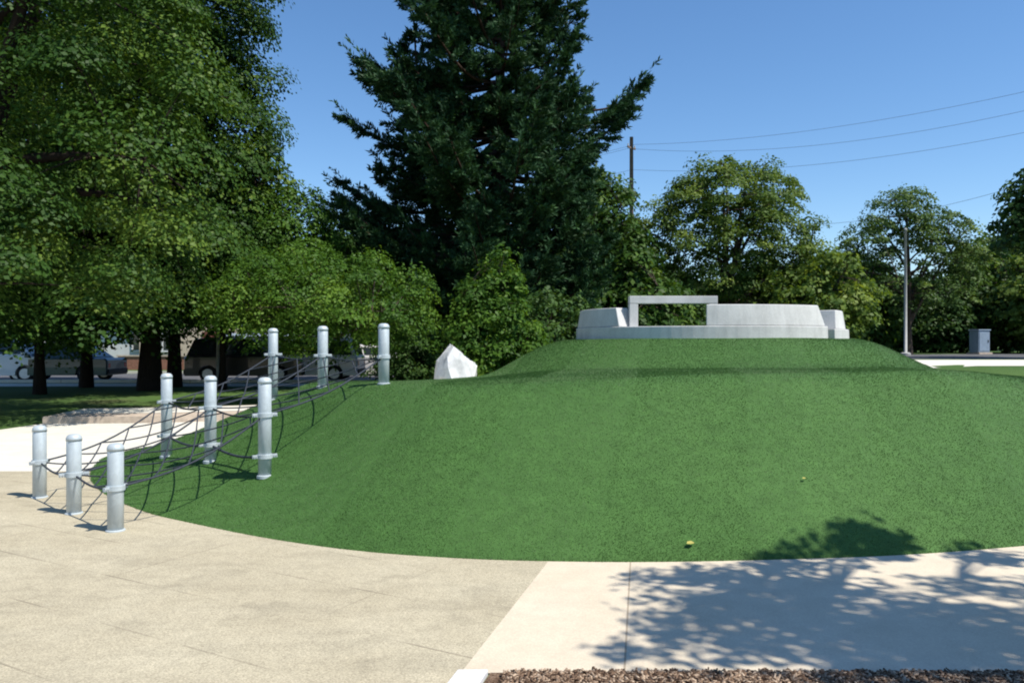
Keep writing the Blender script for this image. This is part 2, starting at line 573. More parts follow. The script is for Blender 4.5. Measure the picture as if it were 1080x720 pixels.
def mound_z(x, y, d=None):
    x = np.asarray(x, float); y = np.asarray(y, float)
    if d is None: d = edge_dist(x, y).reshape(x.shape)
    H = 1.10 + .15 * smooth(x, -2.0, 3.0)
    k = .12
    def softmin(a):
        h = np.clip(.5 + .5 * (H - a) / k, 0, 1)
        return H * (1 - h) + a * h - k * h * (1 - h)
    t = np.clip(d / 3.0, 0, 1)
    zl = softmin(H * (1.18 * t ** 1.5))                # hollow foot under the net
    zr = softmin(.49 * d)
    wl = 1 - smooth(x, -2.6, -.4)
    z = zl * wl + zr * (1 - wl)
    z = z - (.035 * (1 - smooth(x, -.8, 1.2)) + .065 * smooth(x, 4.6, 6.4)) * np.clip(y - 9.2, 0, 6) * smooth(d, 1.5, 2.8)
    r = np.hypot(x - RC[0], y - RC[1])
    top = 1.635
    s = 1 - smooth(r, 2.35, 4.2)
    z = z + (top - z) * s * smooth(d, .8, 2.2)
    return z + .012 * wob(x, y) * smooth(d, .1, 1.0) + .012


NA, NR = 420, 130
ang_idx = np.linspace(0, len(EDGE), NA, endpoint=False)
E2 = np.stack([np.interp(ang_idx, np.arange(len(EDGE) + 1), np.append(EDGE[:, k], EDGE[0, k])) for k in (0, 1)], -1)
tt = 1 - (np.linspace(0, 1, NR) ** 1.25)
G = HC[None, None] + (E2[None] - HC[None, None]) * np.maximum(tt, .004)[:, None, None]
X, Y = G[..., 0], G[..., 1]
Z = mound_z(X, Y)
Z[0] = .0
Vm = np.stack([X, Y, Z], -1).reshape(-1, 3)
i = np.arange(NR - 1)[:, None] * NA; j = np.arange(NA)[None]; j2 = (j + 1) % NA
Fm = np.stack([i + j, i + j2, i + NA + j2, i + NA + j], -1).reshape(-1, 4)
cap = (NR - 1) * NA + np.arange(NA)
turf_me = raw_mesh('turf_mound', Vm, [Fm, cap[None]], M['turf'], True)
tag(link('turf_mound', turf_me), 'two tiered green artificial turf play mound', 'mound', kind='structure')

# turf fibres on the slopes that face the camera
rng = np.random.default_rng(11)
n = 900000
bx = rng.uniform(-5.6, 9.0, n); by = 5.75 + rng.uniform(0, 1, n) ** 1.5 * 9.0
px_ = 540 + F * bx / by
k = (px_ > -60) & (px_ < 1150)
bx, by = bx[k], by[k]
# inside the outline: even-odd test
def inside(x, y):
    c = np.zeros(len(x), bool)
    A = EDGE; B = np.roll(EDGE, -1, 0)
    for (x0, y0), (x1, y1) in zip(A, B):
        m = ((y0 > y) != (y1 > y))
        if m.any():
            xx = (x1 - x0) * (y[m] - y0) / (y1 - y0 + 1e-12) + x0
            c[m] ^= x[m] < xx
    return c
k = inside(bx, by); bx, by = bx[k], by[k]
bd = edge_dist(bx, by)
k = np.hypot(bx - RC[0], by - RC[1]) > 2.5
bx, by, bd = bx[k], by[k], bd[k]
bz = mound_z(bx, by, bd)
n = len(bx)
rw = 1.15                                    # width of one turf roll; each roll's pile leans its own way
ru = bx - .22 * (by - 6.0) + .06 * np.sin(by * 1.3)
roll = np.floor((ru + 20) / rw).astype(int)
rtone = np.random.default_rng(4).normal(0, .03, 60)[roll]
rlean = np.random.default_rng(9).uniform(-1.2, 1.2, 60)[roll] + PI / 2 * np.where(roll % 2, 1, -1)
lean = rlean + .8 * np.sin(bx * 2.3 + 1.7 * np.sin(by * 1.9)) + rng.normal(0, 1.1, n)
hgt = rng.uniform(.005, .012, n); wd = rng.uniform(.002, .0034, n) * (by / 6.0)
la = rng.uniform(.3, 1.1, n)
tx = bx + np.cos(lean) * hgt * la; ty = by + np.sin(lean) * hgt * la
wa = rng.uniform(0, 2 * PI, n)
V = np.empty((n, 3, 3))
V[:, 0] = np.stack([bx - np.cos(wa) * wd, by - np.sin(wa) * wd, bz - .002], -1)
V[:, 1] = np.stack([bx + np.cos(wa) * wd, by + np.sin(wa) * wd, bz - .002], -1)
V[:, 2] = np.stack([tx, ty, bz + hgt * np.sqrt(np.clip(1 - (la * .7) ** 2, .1, 1))], -1)
patch = .5 + .5 * np.sin(bx * 5.1 + 2 * np.sin(by * 4.3)) * np.sin(by * 6.1 + 1.5 * np.sin(bx * 3.2))
wear = np.sin(bx * .9 + 1.3 * np.sin(by * .8 + .4)) * np.sin(by * 1.1 + .8 * np.sin(bx * 1.4))
tone = np.clip(.38 + .07 * patch + .10 * wear + rtone + rng.normal(0, .06, n), 0, 1)
sd = np.abs((ru + 20) / rw - np.round((ru + 20) / rw)) * rw
tone = np.where((sd < .010) & (np.sin(by * 3 + roll * 2) > -.2), np.clip(tone + .14, 0, 1), tone)
tone = np.where(np.abs(bd - 2.95 - .05 * np.sin(bx * 3)) < .42, np.clip(tone + .22, 0, 1), tone)  # light catching the crest, painted in as a paler band of fibre tone
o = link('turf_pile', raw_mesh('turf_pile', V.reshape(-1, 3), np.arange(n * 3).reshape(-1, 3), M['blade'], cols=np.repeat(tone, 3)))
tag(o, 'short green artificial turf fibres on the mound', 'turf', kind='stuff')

for (ppx, ppy, s, lab) in ((728, 577, .035, 'yellow fallen leaf near the bottom edge of the green mound'), (848, 508, .02, 'small pale fallen leaf halfway up the green mound')):
    d = 6.0 if ppy > 550 else 7.0
    for _ in range(30):
        x = gp(ppx, d); z = float(mound_z(np.array([x]), np.array([d]))[0])
        want = (CAMZ - z) * F / (ppy - 360); d = d * .6 + want * .4
    m2 = bmesh.new()
    vs = [m2.verts.new(v) for v in ((-1, 0, .1), (-.3, -.55, .25), (.6, -.4, .2), (1.1, 0, .05), (.5, .5, .3), (-.4, .6, .2), (0, 0, 0))]
    for a, b in zip(range(6), [1, 2, 3, 4, 5, 0]): m2.faces.new((vs[a], vs[b], vs[6]))
    me = bpy.data.meshes.new('fallen_leaf'); m2.to_mesh(me); m2.free(); me.materials.append(M['fallen'])
    o = link('fallen_leaf', me, None, (x, d, z + .03)); o.scale = (s,) * 3; o.rotation_euler = (.35, 0, .5)
    tag(o, lab, 'leaf', 'fallen leaves on the mound')

# ------------------------------------------------------------------ hilltop concrete ring
ZT = 1.63
ring = thing('seat_wall', 'low round concrete play wall with window frame on mound top', 'concrete wall', (RC[0], RC[1], 0))


def arc_wall(name, a0, a1, ri, ro, z0, z1, batter=0.0, n=None, parent=ring, bevel=.012, lean0=0., lean1=0.):
    """a in degrees: 0 faces the camera, positive to the right. lean: end faces rake back with height (degrees)"""
    n = n or max(4, int(abs(a1 - a0) / 4))
    V = []
    for lev, z in ((0, z0), (1, z1)):
        b = batter * lev
        A0 = a0 + lean0 * lev; A1 = a1 - lean1 * lev
        for i in range(n + 1):
            a = math.radians(A0 + (A1 - A0) * i / n)
            for r in (ro - b, ri + b * .3):
                V.append((r * math.sin(a), -r * math.cos(a), z))
    Fs = []
    S = (n + 1) * 2
    for i in range(n):
        p = 2 * i
        Fs += [(p, p + 2, S + p + 2, S + p), (p + 3, p + 1, S + p + 1, S + p + 3), (S + p, S + p + 2, S + p + 3, S + p + 1), (p + 1, p + 3, p + 2, p)]
    Fs += [(1, 0, S, S + 1), (2 * n, 2 * n + 1, S + 2 * n + 1, S + 2 * n)]
    mb = MB(); mb.add(V, Fs)
    return mb.build(name, M['wall'], parent, bevel)


arc_wall('base_course', -104, 38, 1.98, 2.36, 1.50, 1.838, .01)
arc_wall('base_course', 43, 100, 1.98, 2.36, 1.50, 1.80, .01)
arc_wall('wall_segment', -104, -50, 2.0, 2.33, 1.841, 2.15, .05, lean1=3)
arc_wall('wall_segment', -14, 37, 2.0, 2.33, 1.841, 2.165, .05, lean1=3)
arc_wall('wall_segment', 47, 100, 1.9, 2.30, 1.803, 2.11, .05, lean0=3, lean1=6)
# window frame standing in the gap
fr = MB()
d = 13.1
xl, xr = gp(664, d) - RC[0], gp(757, d) - RC[0]; yy = d - RC[1]
fr.box(xl, xr, yy, yy + .16, gz(320, d), gz(312, d))
fr.build('lintel', M['wall'], ring, .008)
for x0 in (xl, xr - .14):
    q = MB(); q.box(x0, x0 + .14, yy + .002, yy + .158, 1.6, gz(320, d) - .002); q.build('jamb', M['wall'], ring, .008)

# ------------------------------------------------------------------ net posts
R1 = [(-3.34, 6.79), (-4.06, 7.47), (-4.83, 8.24)]
R2 = [(-2.46, 8.02), (-3.33, 8.9), (-4.2, 9.8)]
R3 = [(-1.52, 9.55), (-2.43, 10.35), (-3.32, 11.2)]
TOPS = [(.745, .745, .745), (1.245, 1.225, 1.215), (1.815, 1.80, 1.785)]
BAND = [.37, .87, 1.42]
LOWBAND = .46
PR = .064


def zg(x, y):
    if not inside(np.array([x]), np.array([y]))[0]: return .008
    return float(mound_z(np.array([x]), np.array([y]))[0])


labels = [
    ['galvanised post nearest the camera, on tan paving at net foot', 'galvanised post between two others at the paved foot of the net', 'galvanised post at far left end of the paved front row'],
    ['tall galvanised post standing alone low on the grass slope, right end of middle row', 'galvanised post in the centre of the climbing net, middle of middle row', 'galvanised post at the left end of middle row, against the white path'],
    ['galvanised post at the top right of the net, on the mound shoulder', 'galvanised post in middle of the uppermost row on the mound shoulder', 'galvanised post at left end of the uppermost row, smallest in view'],
]
POSTS = []
for r, row in enumerate((R1, R2, R3)):
    for c, (x, y) in enumerate(row):
        zb = zg(x, y) if r != 2 else min(zg(x, y), 1.09)
        ht = TOPS[r][c] - zb
        if r == 2: zb = zg(x, y); ht = TOPS[r][c] - zb
        p = thing('net_post', labels[r][c], 'post', (x, y, zb), random.Random(r * 3 + c).uniform(0, 1), 'galvanised climbing net posts')
        q = MB(); q.lathe([(PR, -.15), (PR, ht - .055), (PR - .004, ht - .05)], 28); q.build('shaft', M['galv'], p, 0, True).data.shade_smooth()
        q = MB(); q.lathe([(PR + .004, ht - .062), (PR + .004, ht - .04), (PR - .004, ht - .02), (PR * .72, ht - .006), (PR * .35, ht - .001), (.004, ht)], 28)
        q.build('cap', M['galv'], p, 0, True)
        for zb_ in ([BAND[r]] if r != 1 else [BAND[r], LOWBAND]):
            h = zb_ - zb
            if h < .08: continue
            q = MB(); q.lathe([(PR + .001, h - .022), (PR + .012, h - .020), (PR + .012, h + .020), (PR + .001, h + .022)], 28)
            for a in (0, PI):
                q.box(PR + .008, PR + .06, -.012, .012, h - .017, h + .017, Matrix.Rotation(a + .4, 3, 'Z').to_4x4())
            cob = q.build('collar', M['galv'], p)
            for a in (0, PI):
                for dx in (.026, .048):
                    mt = Matrix.Rotation(a + .4, 4, 'Z') @ Matrix.Translation((PR + dx, 0, h)) @ Matrix.Rotation(PI / 2, 4, 'X')
                    q = MB(); q.lathe([(.008, -.019), (.008, .019)], 6, mt); q.build('bolt', M['rim'], cob)
        q = MB(); q.lathe([(PR + .014, -.02), (PR + .014, .008), (PR + .002, .014)], 24); q.build('base_flange', M['galv'], p)
        POSTS.append(p)


# ------------------------------------------------------------------ rope nets
def net(label, A, B, za, zb, sag, nv):
    """A, B: three post positions of the lower and the upper row"""
    A = np.array(A); B = np.array(B)
    t = thing('climbing_net', label, 'rope net', (float(A[1][0]), float(A[1][1]), 0), 0, 'rope nets climbing the mound')
    O = np.array([A[1][0], A[1][1], 0])

    def S(u, v):
        k = min(int(u * 2), 1); f = u * 2 - k
        a = A[k] * (1 - f) + A[k + 1] * f; b = B[k] * (1 - f) + B[k + 1] * f
        p = a * (1 - v) + b * v
        z = za * (1 - v) + zb * v
        z -= sag * math.sin(PI * v) * (.75 + .25 * math.sin(PI * f)) + .055 * math.sin(PI * f) * (1 - math.sin(PI * v))
        z = max(z, zg(p[0], p[1]) + .05)
        return np.array([p[0], p[1], z]) - O
    def rope(mb, path, r, n=6, m=6):
        pts = []
        for (u0, v0), (u1, v1) in zip(path[:-1], path[1:]):
            for s in np.arange(m) / m: pts.append(S(u0 + (u1 - u0) * s, v0 + (v1 - v0) * s))
        pts.append(S(*path[-1])); mb.tube(pts, r, n)
    q = MB()
    for u in (0, .5, 1): rope(q, [(u, v) for v in np.linspace(0, 1, 9)], .0095)
    for v in (0, 1): rope(q, [(0, v), (.25, v), (.5, v), (.75, v), (1, v)], .0095)
    q.build('edge_rope', M['rope'], t, 0, True)
    q = MB()
    nu = 8
    for i in range(nu + 1):
        for j in range(nv):
            if (i + j) % 2: continue
            for di in (-1, 1):
                if 0 <= i + di <= nu:
                    rope(q, [(i / nu, j / nv), ((i + di) / nu, (j + 1) / nv)], .0075, 5, 3)
    q.build('mesh_rope', M['rope'], t, 0, True)
    return t


net('dark rope net rising from the front posts to the tops of the middle posts', R1, R2, BAND[0], BAND[1], .15, 9)
net('dark rope net between the middle posts and the posts on the mound shoulder', R2, R3, BAND[1], BAND[2], .12, 8)
q = thing('tie_rope', 'dark sagging tie rope low along the middle row of posts', 'rope', (R2[1][0], R2[1][1], 0))
m = MB()
for a, b in ((0, 1), (1, 2)):
    pa, pb = np.array(R2[a]), np.array(R2[b])
    pts = []
    for s in np.linspace(0, 1, 14):
        p = pa * (1 - s) + pb * s
        pts.append((p[0] - R2[1][0], p[1] - R2[1][1], LOWBAND - .06 * math.sin(PI * s)))
    m.tube(pts, .013, 6)
m.build('rope', M['rope'], q, 0, True)


# ------------------------------------------------------------------ trees
def quad_leaves(P, N, size, aspect, rng, fold=.18, updir=None):
    """diamond leaves at P with normals N"""
    n = len(P)
    N = N / (np.linalg.norm(N, axis=1)[:, None] + 1e-9)
    if updir is None:
        R = rng.normal(size=(n, 3))
    else:
        R = updir + rng.normal(0, .35, (n, 3))
    T = R - (R * N).sum(1)[:, None] * N
    T /= np.linalg.norm(T, axis=1)[:, None] + 1e-9
    B = np.cross(N, T)
    L = size * rng.uniform(.65, 1.3, n); W = L * aspect
    V = np.empty((n, 4, 3))
    V[:, 0] = P - T * (L * .5)[:, None]
    V[:, 1] = P + B * (W * .5)[:, None] + N * (fold * W)[:, None]
    V[:, 2] = P + T * (L * .5)[:, None]
    V[:, 3] = P - B * (W * .5)[:, None] + N * (fold * W)[:, None]
    return V.reshape(-1, 3)


def dirs(rng, n):
    v = rng.normal(size=(n, 3)); return v / np.linalg.norm(v, axis=1)[:, None]


def broad_tree(name, seed, trunk_top, trunk_r, lobes, n_clumps, leaves_per, clump_r, leaf, aspect, leaf_mat, bark, flat=.45, droop=.25,
               shell=.6, limbs=9, limb_z=.25, lean=(0, 0), twigs=True, space=0.0, orient=.45):
    """lobes: (x, y, z, rx, ry, rz, weight) relative to the base. Returns (trunk mesh, crown mesh)."""
    rng = np.random.default_rng(seed)
    Vt, Ft, off = [], [], 0
    def add_tube(pts, rad, n):
        nonlocal off
        V, Fq = tube_arrays(pts, rad, n); Vt.append(V); Ft.append(Fq + off); off += len(V)
    # trunk
    k = 12; s = np.linspace(0, 1, k)
    tx = lean[0] * s ** 1.5 + .12 * trunk_top / 10 * np.sin(s * 5 + seed) * s; ty = lean[1] * s ** 1.5 + .12 * trunk_top / 10 * np.cos(s * 4 + seed) * s
    TP = np.stack([tx, ty, s * trunk_top - .15 * (s == 0)], -1)
    TR = trunk_r * (1 - .85 * s) ; TR[0] *= 1.45; TR[1] *= 1.08
    add_tube(TP, TR, 12)
    # clump centres in the lobes, more of them near the surface
    wts = np.array([l[6] for l in lobes], float); wts /= wts.sum()
    want = n_clumps
    if space: n_clumps *= 7
    which = rng.choice(len(lobes), n_clumps, p=wts)
    Lb = np.array([l[:6] for l in lobes], float)[which]
    D = dirs(rng, n_clumps)
    rad = np.where(rng.uniform(size=n_clumps) < shell, rng.uniform(.78, 1.14, n_clumps), rng.uniform(.25, .85, n_clumps))
    C = Lb[:, :3] + D * Lb[:, 3:] * rad[:, None]
    C[:, 2] = np.maximum(C[:, 2], .35)
    if space:                                   # keep boughs apart so that shaded gaps open between them
        keep = []
        for q in range(n_clumps):
            if len(keep) == want: break
            if not keep or (((C[keep] - C[q]) * np.array([1, 1, 1.35])) ** 2).sum(1).min() > space ** 2: keep.append(q)
        C, D, Lb, rad = C[keep], D[keep], Lb[keep], rad[keep]; n_clumps = len(keep)
    # limbs
    limb_pts = [TP]
    order = rng.permutation(n_clumps)[:limbs]
    for q in order:
        e = C[q]
        z0 = np.clip(limb_z * trunk_top + rng.uniform(0, .6) * trunk_top, 0, min(trunk_top * .95, max(e[2] - .1, limb_z * trunk_top)))
        st = np.array([np.interp(z0, TP[:, 2], TP[:, 0]), np.interp(z0, TP[:, 2], TP[:, 1]), z0])
        ss = np.linspace(0, 1, 9)[:, None]
        mid = st * .45 + e * .55 + np.array([0, 0, .12 * np.linalg.norm(e - st)]) + rng.normal(0, .12, 3)
        P = st * (1 - ss) ** 2 + 2 * mid * ss * (1 - ss) + e * ss ** 2
        r0 = np.interp(z0, TP[:, 2], TR) * .62
        add_tube(P, r0 * (1 - .9 * ss[:, 0]) + .008, 6); limb_pts.append(P)
    allp = np.concatenate(limb_pts)
    if twigs:
        for q in range(n_clumps):
            dd = ((allp - C[q]) ** 2).sum(1) + .5 * np.maximum(allp[:, 2] - C[q][2], 0) ** 2
            st = allp[dd.argmin()]; e = C[q]
            ss = np.linspace(0, 1, 5)[:, None]
            mid = (st + e) / 2 + np.array([0, 0, .08 * np.linalg.norm(e - st)])
            P = st * (1 - ss) ** 2 + 2 * mid * ss * (1 - ss) + e * ss ** 2
            dl = np.linalg.norm(e - st)
            add_tube(P, (.008 + .012 * dl) * (1 - .8 * ss[:, 0]), 4)
    trunk = raw_mesh('trunk', np.concatenate(Vt), np.concatenate(Ft), bark, True)
    # leaves: flattened sprays that droop at their rim
    n = n_clumps * leaves_per
    ci = np.repeat(np.arange(n_clumps), leaves_per)
    cr = clump_r * rng.uniform(.55, 1.3, n_clumps)
    a = rng.uniform(0, 2 * PI, n); rr = np.sqrt(rng.uniform(0, 1, n)); hz = rng.normal(0, 1, n)
    O = np.stack([np.cos(a) * rr, np.sin(a) * rr, hz * flat * .5 * (1.1 - .6 * rr) - droop * rr ** 2], -1) * cr[ci][:, None]
    # tilt each spray outwards
    cen = Lb[:, :3]; out = (C - cen); out[:, 2] *= .3; out /= np.linalg.norm(out, axis=1)[:, None] + 1e-9
    tl = rng.normal(.28, .25, n_clumps)
    O[:, 2] -= (O[:, :2] * out[ci, :2]).sum(1) * tl[ci]
    P = C[ci] + O
    N = np.stack([O[:, 0], O[:, 1], np.abs(cr[ci]) * .7], -1) / cr[ci][:, None] + rng.normal(0, orient, (n, 3)) + out[ci] * .25
    tone = np.clip(np.clip(rng.normal(.42, .2, n_clumps), .05, .95)[ci] + rng.normal(0, .14, n), 0, 1)
    V = quad_leaves(P, N, leaf, aspect, rng)
    crown = raw_mesh('crown', V, np.arange(n * 4).reshape(-1, 4), leaf_mat, cols=np.repeat(tone, 4))
    return trunk, crown


def plant(name, label, cat, meshes, loc, group=None, rz=0, scale=1.0):
    t = thing(name, label, cat, loc, rz, group)
    if scale != 1.0: t.scale = (scale,) * 3
    link('trunk', meshes[0], t); link('crown', meshes[1], t)
    return t


G_LEFT = 'tall shade trees on the left lawn'
# big trees on the left
m_ = broad_tree('a', 3, 12, .42, [(.5, -.3, 4.0, 4.6, 4.2, 1.7, 2.6), (0, .6, 10.4, 4.2, 4.4, 2.6, 2), (3.2, -.4, 7.3, 2.0, 2.2, 2.3, 1.3), (-2.0, 1.5, 7, 2.6, 2.4, 3, .7), (2.4, -1.4, 5.0, 2.4, 2.2, 1.5, .8)],
                150, 700, 1.12, .10, .72, M['leaf_maple'], M['bark_dark'], .5, .55, .8, 14, .25, (0, 0), True, 1.15, .32)
plant('shade_tree', 'large maple in the left foreground, its low boughs hanging over the white path', 'tree', m_, (-11.6, 17.0, 0), G_LEFT)
m_ = broad_tree('b', 7, 17, .30, [(-.8, 0, 9, 4.0, 4.0, 6.0, 4), (-.5, 0, 15.5, 3.6, 3.6, 4.3, 2), (-.3, -1, 4.5, 4.0, 4.0, 2.0, 2.0)],
                190, 520, 1.25, .135, .75, M['leaf_linden'], M['bark_dark'], .5, .55, .8, 12, .25, (0, 0), True, 1.3, .32)
plant('shade_tree', 'tall linden with the thickest dark trunk, in the middle of the left lawn', 'tree', m_, (gp(158, 26.5), 26.5, 0), G_LEFT)
m_ = broad_tree('c', 12, 16, .2, [(0.1, 0, 9, 3.0, 3.0, 5.8, 4), (.1, 0, 14.5, 2.9, 2.8, 4.3, 2.2), (.8, -.6, 4.7, 2.9, 3.0, 2.0, 1.6)],
                170, 480, 1.15, .135, .75, M['leaf_linden'], M['bark_dark'], .5, .55, .8, 12, .25, (0, 0), True, 1.15, .32)
plant('shade_tree', 'tall linden whose full crown edge meets open sky beside the conifer', 'tree', m_, (gp(184, 28.5), 28.5, 0), G_LEFT, .4)
m_ = broad_tree('d', 19, 13, .18, [(0, 0, 8.2, 4.0, 4.0, 4.8, 4), (0, 0, 3.9, 4.2, 4.2, 1.9, 2.4)], 130, 330, 1.25, .17, .75, M['leaf_maple'], M['bark_dark'], .5, .5, .8, 9, .25, (0, 0), True, 1.3, .35)
plant('shade_tree', 'shade tree with slim dark trunk left of the thick linden', 'tree', m_, (gp(91, 28), 28, 0), G_LEFT)
plant('shade_tree', 'shade tree on the far left whose trunk stands before the white van', 'tree', m_, (gp(42, 24.5), 24.5, 0), G_LEFT, 2.1, .8)
plant('shade_tree', 'slender shade tree beside the thin pale pole, behind the net', 'tree', broad_tree('e', 23, 6.5, .12, [(0, 0, 5.6, 2.5, 2.5, 2.6, 4), (.3, 0, 3.6, 2.4, 2.2, 1.2, 1.6)], 230, 80, .7, .17, .75, M['leaf_maple'], M['bark_dark'], .45, .3, .7),
      (gp(235, 27), 27, 0), G_LEFT)
# lime green small trees behind the net
m_ = broad_tree('f', 31, 3.0, .09, [(0, 0, 2.75, 2.75, 1.8, 1.15, 3), (-1.3, .2, 3.0, 1.5, 1.4, 1.0, 1.2), (1.4, 0, 2.4, 1.5, 1.3, .85, 1.2)], 150, 230, .58, .095, .6, M['leaf_lime'], M['bark'], .45, .5, .75, 12, .3, (0, 0), True, .5, .35)
plant('small_tree', 'broad lime green small tree with drooping sprays behind the top net posts', 'tree', m_, (gp(338, 21), 21, 0), 'lime green small trees')
m_ = broad_tree('g', 37, 5.6, .12, [(0, 0, 4.7, 2.3, 2.2, 2.1, 3), (.9, 0, 3.2, 2.2, 2, 1.2, 1.5)], 120, 220, .75, .12, .65, M['leaf_lime'], M['bark'], .45, .5, .75, 9, .25, (0, 0), True, .7, .35)
plant('small_tree', 'taller light green tree between the lindens and the dark conifer', 'tree', m_, (gp(287, 27), 27, 0), 'lime green small trees')
m_ = broad_tree('h', 41, 2.4, .07, [(0, 0, 1.75, 1.0, .9, 1.05, 3), (.25, 0, 2.9, .45, .45, .9, .8), (-.35, 0, 2.4, .5, .5, .7, .6), (.75, 0, 1.3, .65, .6, .7, .8)], 210, 75, .38, .11, .6, M['leaf_lime'], M['bark'], .6, .25, .7)
plant('small_tree', 'bushy lime green young tree with upright shoots beside the white boulder', 'tree', m_, (gp(518, 19.5), 19.5, 0), 'lime green small trees')


# conifer
def conifer(seed):
    rng = np.random.default_rng(seed)
    Vt, Ft = [], []; off = 0
    def add_tube(pts, rad, n):
        nonlocal off
        V, Fq = tube_arrays(pts, rad, n); Vt.append(V); Ft.append(Fq + off); off += len(V)
    Hh = 16.6; k = 14; s = np.linspace(0, 1, k)
    TP = np.stack([.5 * s + .1 * np.sin(s * 6), .1 * np.cos(s * 5), s * Hh], -1); TP[0, 2] = -.2
    add_tube(TP, .42 * (1 - .93 * s) + .01, 12)
    # second leader on the left
    ss = np.linspace(0, 1, 9)[:, None]
    L2 = np.array([0, 0, 4.5]) * (1 - ss) ** 2 + 2 * np.array([-2.6, .1, 6.5]) * ss * (1 - ss) + np.array([-2.9, .1, 13.6]) * ss ** 2
    add_tube(L2, .2 * (1 - .92 * ss[:, 0]), 8)
    L3 = np.array([0.1, 0, 6.0]) * (1 - ss) ** 2 + 2 * np.array([-1.5, -.3, 9]) * ss * (1 - ss) + np.array([-1.6, -.3, 14.6]) * ss ** 2
    add_tube(L3, .16 * (1 - .92 * ss[:, 0]), 8)
    # outline radius by height: left and right
    zl = [1.5, 2.5, 4, 5.5, 7.5, 9, 10.5, 11.5, 13, 15, 17.5]
    rl = [3.6, 4.6, 5.6, 6.4, 6.8, 6.5, 6.0, 5.6, 4.5, 3.2, 1.3]
    rr_ = [3.8, 4.4, 4.6, 4.4, 3.9, 3.5, 3.3, 3.3, 3.3, 2.8, 1.2]
    tips = []
    def branch(st, az, ln, rise, r0):
        d = np.array([math.cos(az), math.sin(az), 0])
        u = np.linspace(0, 1, 8)
        P = st + d[None] * (ln * u)[:, None]
        P[:, 2] += ln * (rise * u - .12 * np.sin(PI * u) + .10 * u ** 4)
        P[:, :2] += (np.array([-d[1], d[0]])[None] * (rng.normal(0, .05) * ln * u ** 2)[:, None])
        add_tube(P, r0 * (1 - .9 * u) + .006, 5)
        # side twigs
        nt_ = max(6, int(ln * 7.0))
        for q in range(nt_):
            f = rng.uniform(.12, 1.0) ** .6
            b = np.array([np.interp(f, u, P[:, c]) for c in range(3)])
            sd = rng.choice([-1, 1]); fa = az + sd * rng.uniform(.45, 1.15)
            tl = (.45 + .85 * (1 - f) * min(ln, 5) / 3.0) * rng.uniform(.6, 1.25)
            tip = b + np.array([math.cos(fa), math.sin(fa), 0]) * tl + np.array([0, 0, rng.uniform(-.15, .42) * tl])
            tips.append((b, tip))
        e = P[-1]; tips.append((P[-2], e + (e - P[-2]) * .6 + np.array([0, 0, .22])))
        tips.append((P[-3], P[-2] + np.array([0, 0, .35])))
    nb = 280
    for q in range(nb):
        z = 1.4 + (Hh - 1.8) * (q / nb) ** 1.08 + rng.uniform(-.2, .2)
        az = q * 2.39996 + rng.normal(0, .25)
        c = math.cos(az)
        R_l = np.interp(z, zl, rl); R_r = np.interp(z, zl, rr_)
        side = .5 * (R_l + R_r)
        cc = abs(c) ** .6; R = side * (1 - cc) + (R_r if c > 0 else R_l * .98) * cc
        ln = R * rng.uniform(.6, 1.03) * (1.0 if rng.uniform() > .15 else .6)
        st = np.array([np.interp(z, TP[:, 2], TP[:, 0]), np.interp(z, TP[:, 2], TP[:, 1]), z - .12 * ln])
        branch(st, az, ln, rng.uniform(-.08, .16) if z < 12 else rng.uniform(.25, .7), .018 + .016 * ln)
    for (lead, top) in ((L2, 13.6), (L3, 14.6)):
        for q in range(26):
            f = .35 + .62 * q / 26; b = lead[int(f * 8)]
            branch(b + np.array([0, 0, rng.uniform(-.2, .4)]), q * 2.4 + rng.normal(0, .3), rng.uniform(.7, 1.7) * (1.35 - f), rng.uniform(.2, .6), .03)
    # the long bough that reaches out to the right against the sky
    branch(np.array([.4, 0, 9.0]), .02, 5.1, .30, .1); branch(np.array([.4, 0, 8.3]), -.05, 4.6, .24, .1)
    branch(np.array([.4, .2, 8.8]), .2, 4.4, .22, .08); branch(np.array([3.6, 0, 9.9]), .1, 1.7, .5, .04); branch(np.array([3.0, 0, 9.5]), -.3, 1.6, .15, .04)
    trunk = raw_mesh('trunk', np.concatenate(Vt), np.concatenate(Ft), M['bark_red'], True)
    # needle tufts round each twig
    B = np.array([t[0] for t in tips]); E = np.array([t[1] for t in tips]); D = E - B
    per = 70
    n = len(tips) * per; ti = np.repeat(np.arange(len(tips)), per)
    f = rng.uniform(0.05, 1.05, n)
    ax = D[ti] / (np.linalg.norm(D[ti], axis=1)[:, None] + 1e-9)
    rad = dirs(rng, n); rad -= (rad * ax).sum(1)[:, None] * ax; rad /= np.linalg.norm(rad, axis=1)[:, None] + 1e-9
    nd = ax * rng.uniform(.35, .9, n)[:, None] + rad * rng.uniform(.35, .9, n)[:, None] + np.array([0, 0, .18]); nd /= np.linalg.norm(nd, axis=1)[:, None]
    Ls = rng.uniform(.12, .25, n)
    P = B[ti] + D[ti] * f[:, None] + nd * (Ls * .5)[:, None]
    N = np.cross(nd, dirs(rng, n)); N[:, 2] = np.abs(N[:, 2])
    tone = np.clip(np.clip(rng.normal(.42, .18, len(tips)), .05, .95)[ti] + rng.normal(0, .12, n), 0, 1)
    N /= np.linalg.norm(N, axis=1)[:, None] + 1e-9
    S = np.cross(N, nd); wv = rng.uniform(.02, .036, n)
    V = np.empty((n, 4, 3))
    V[:, 0] = P - nd * (Ls * .5)[:, None]; V[:, 1] = P + S * wv[:, None]; V[:, 2] = P + nd * (Ls * .5)[:, None]; V[:, 3] = P - S * wv[:, None]
    crown = raw_mesh('crown', V.reshape(-1, 3), np.arange(n * 4).reshape(-1, 4), M['needle'], cols=np.repeat(tone, 4))
    return trunk, crown


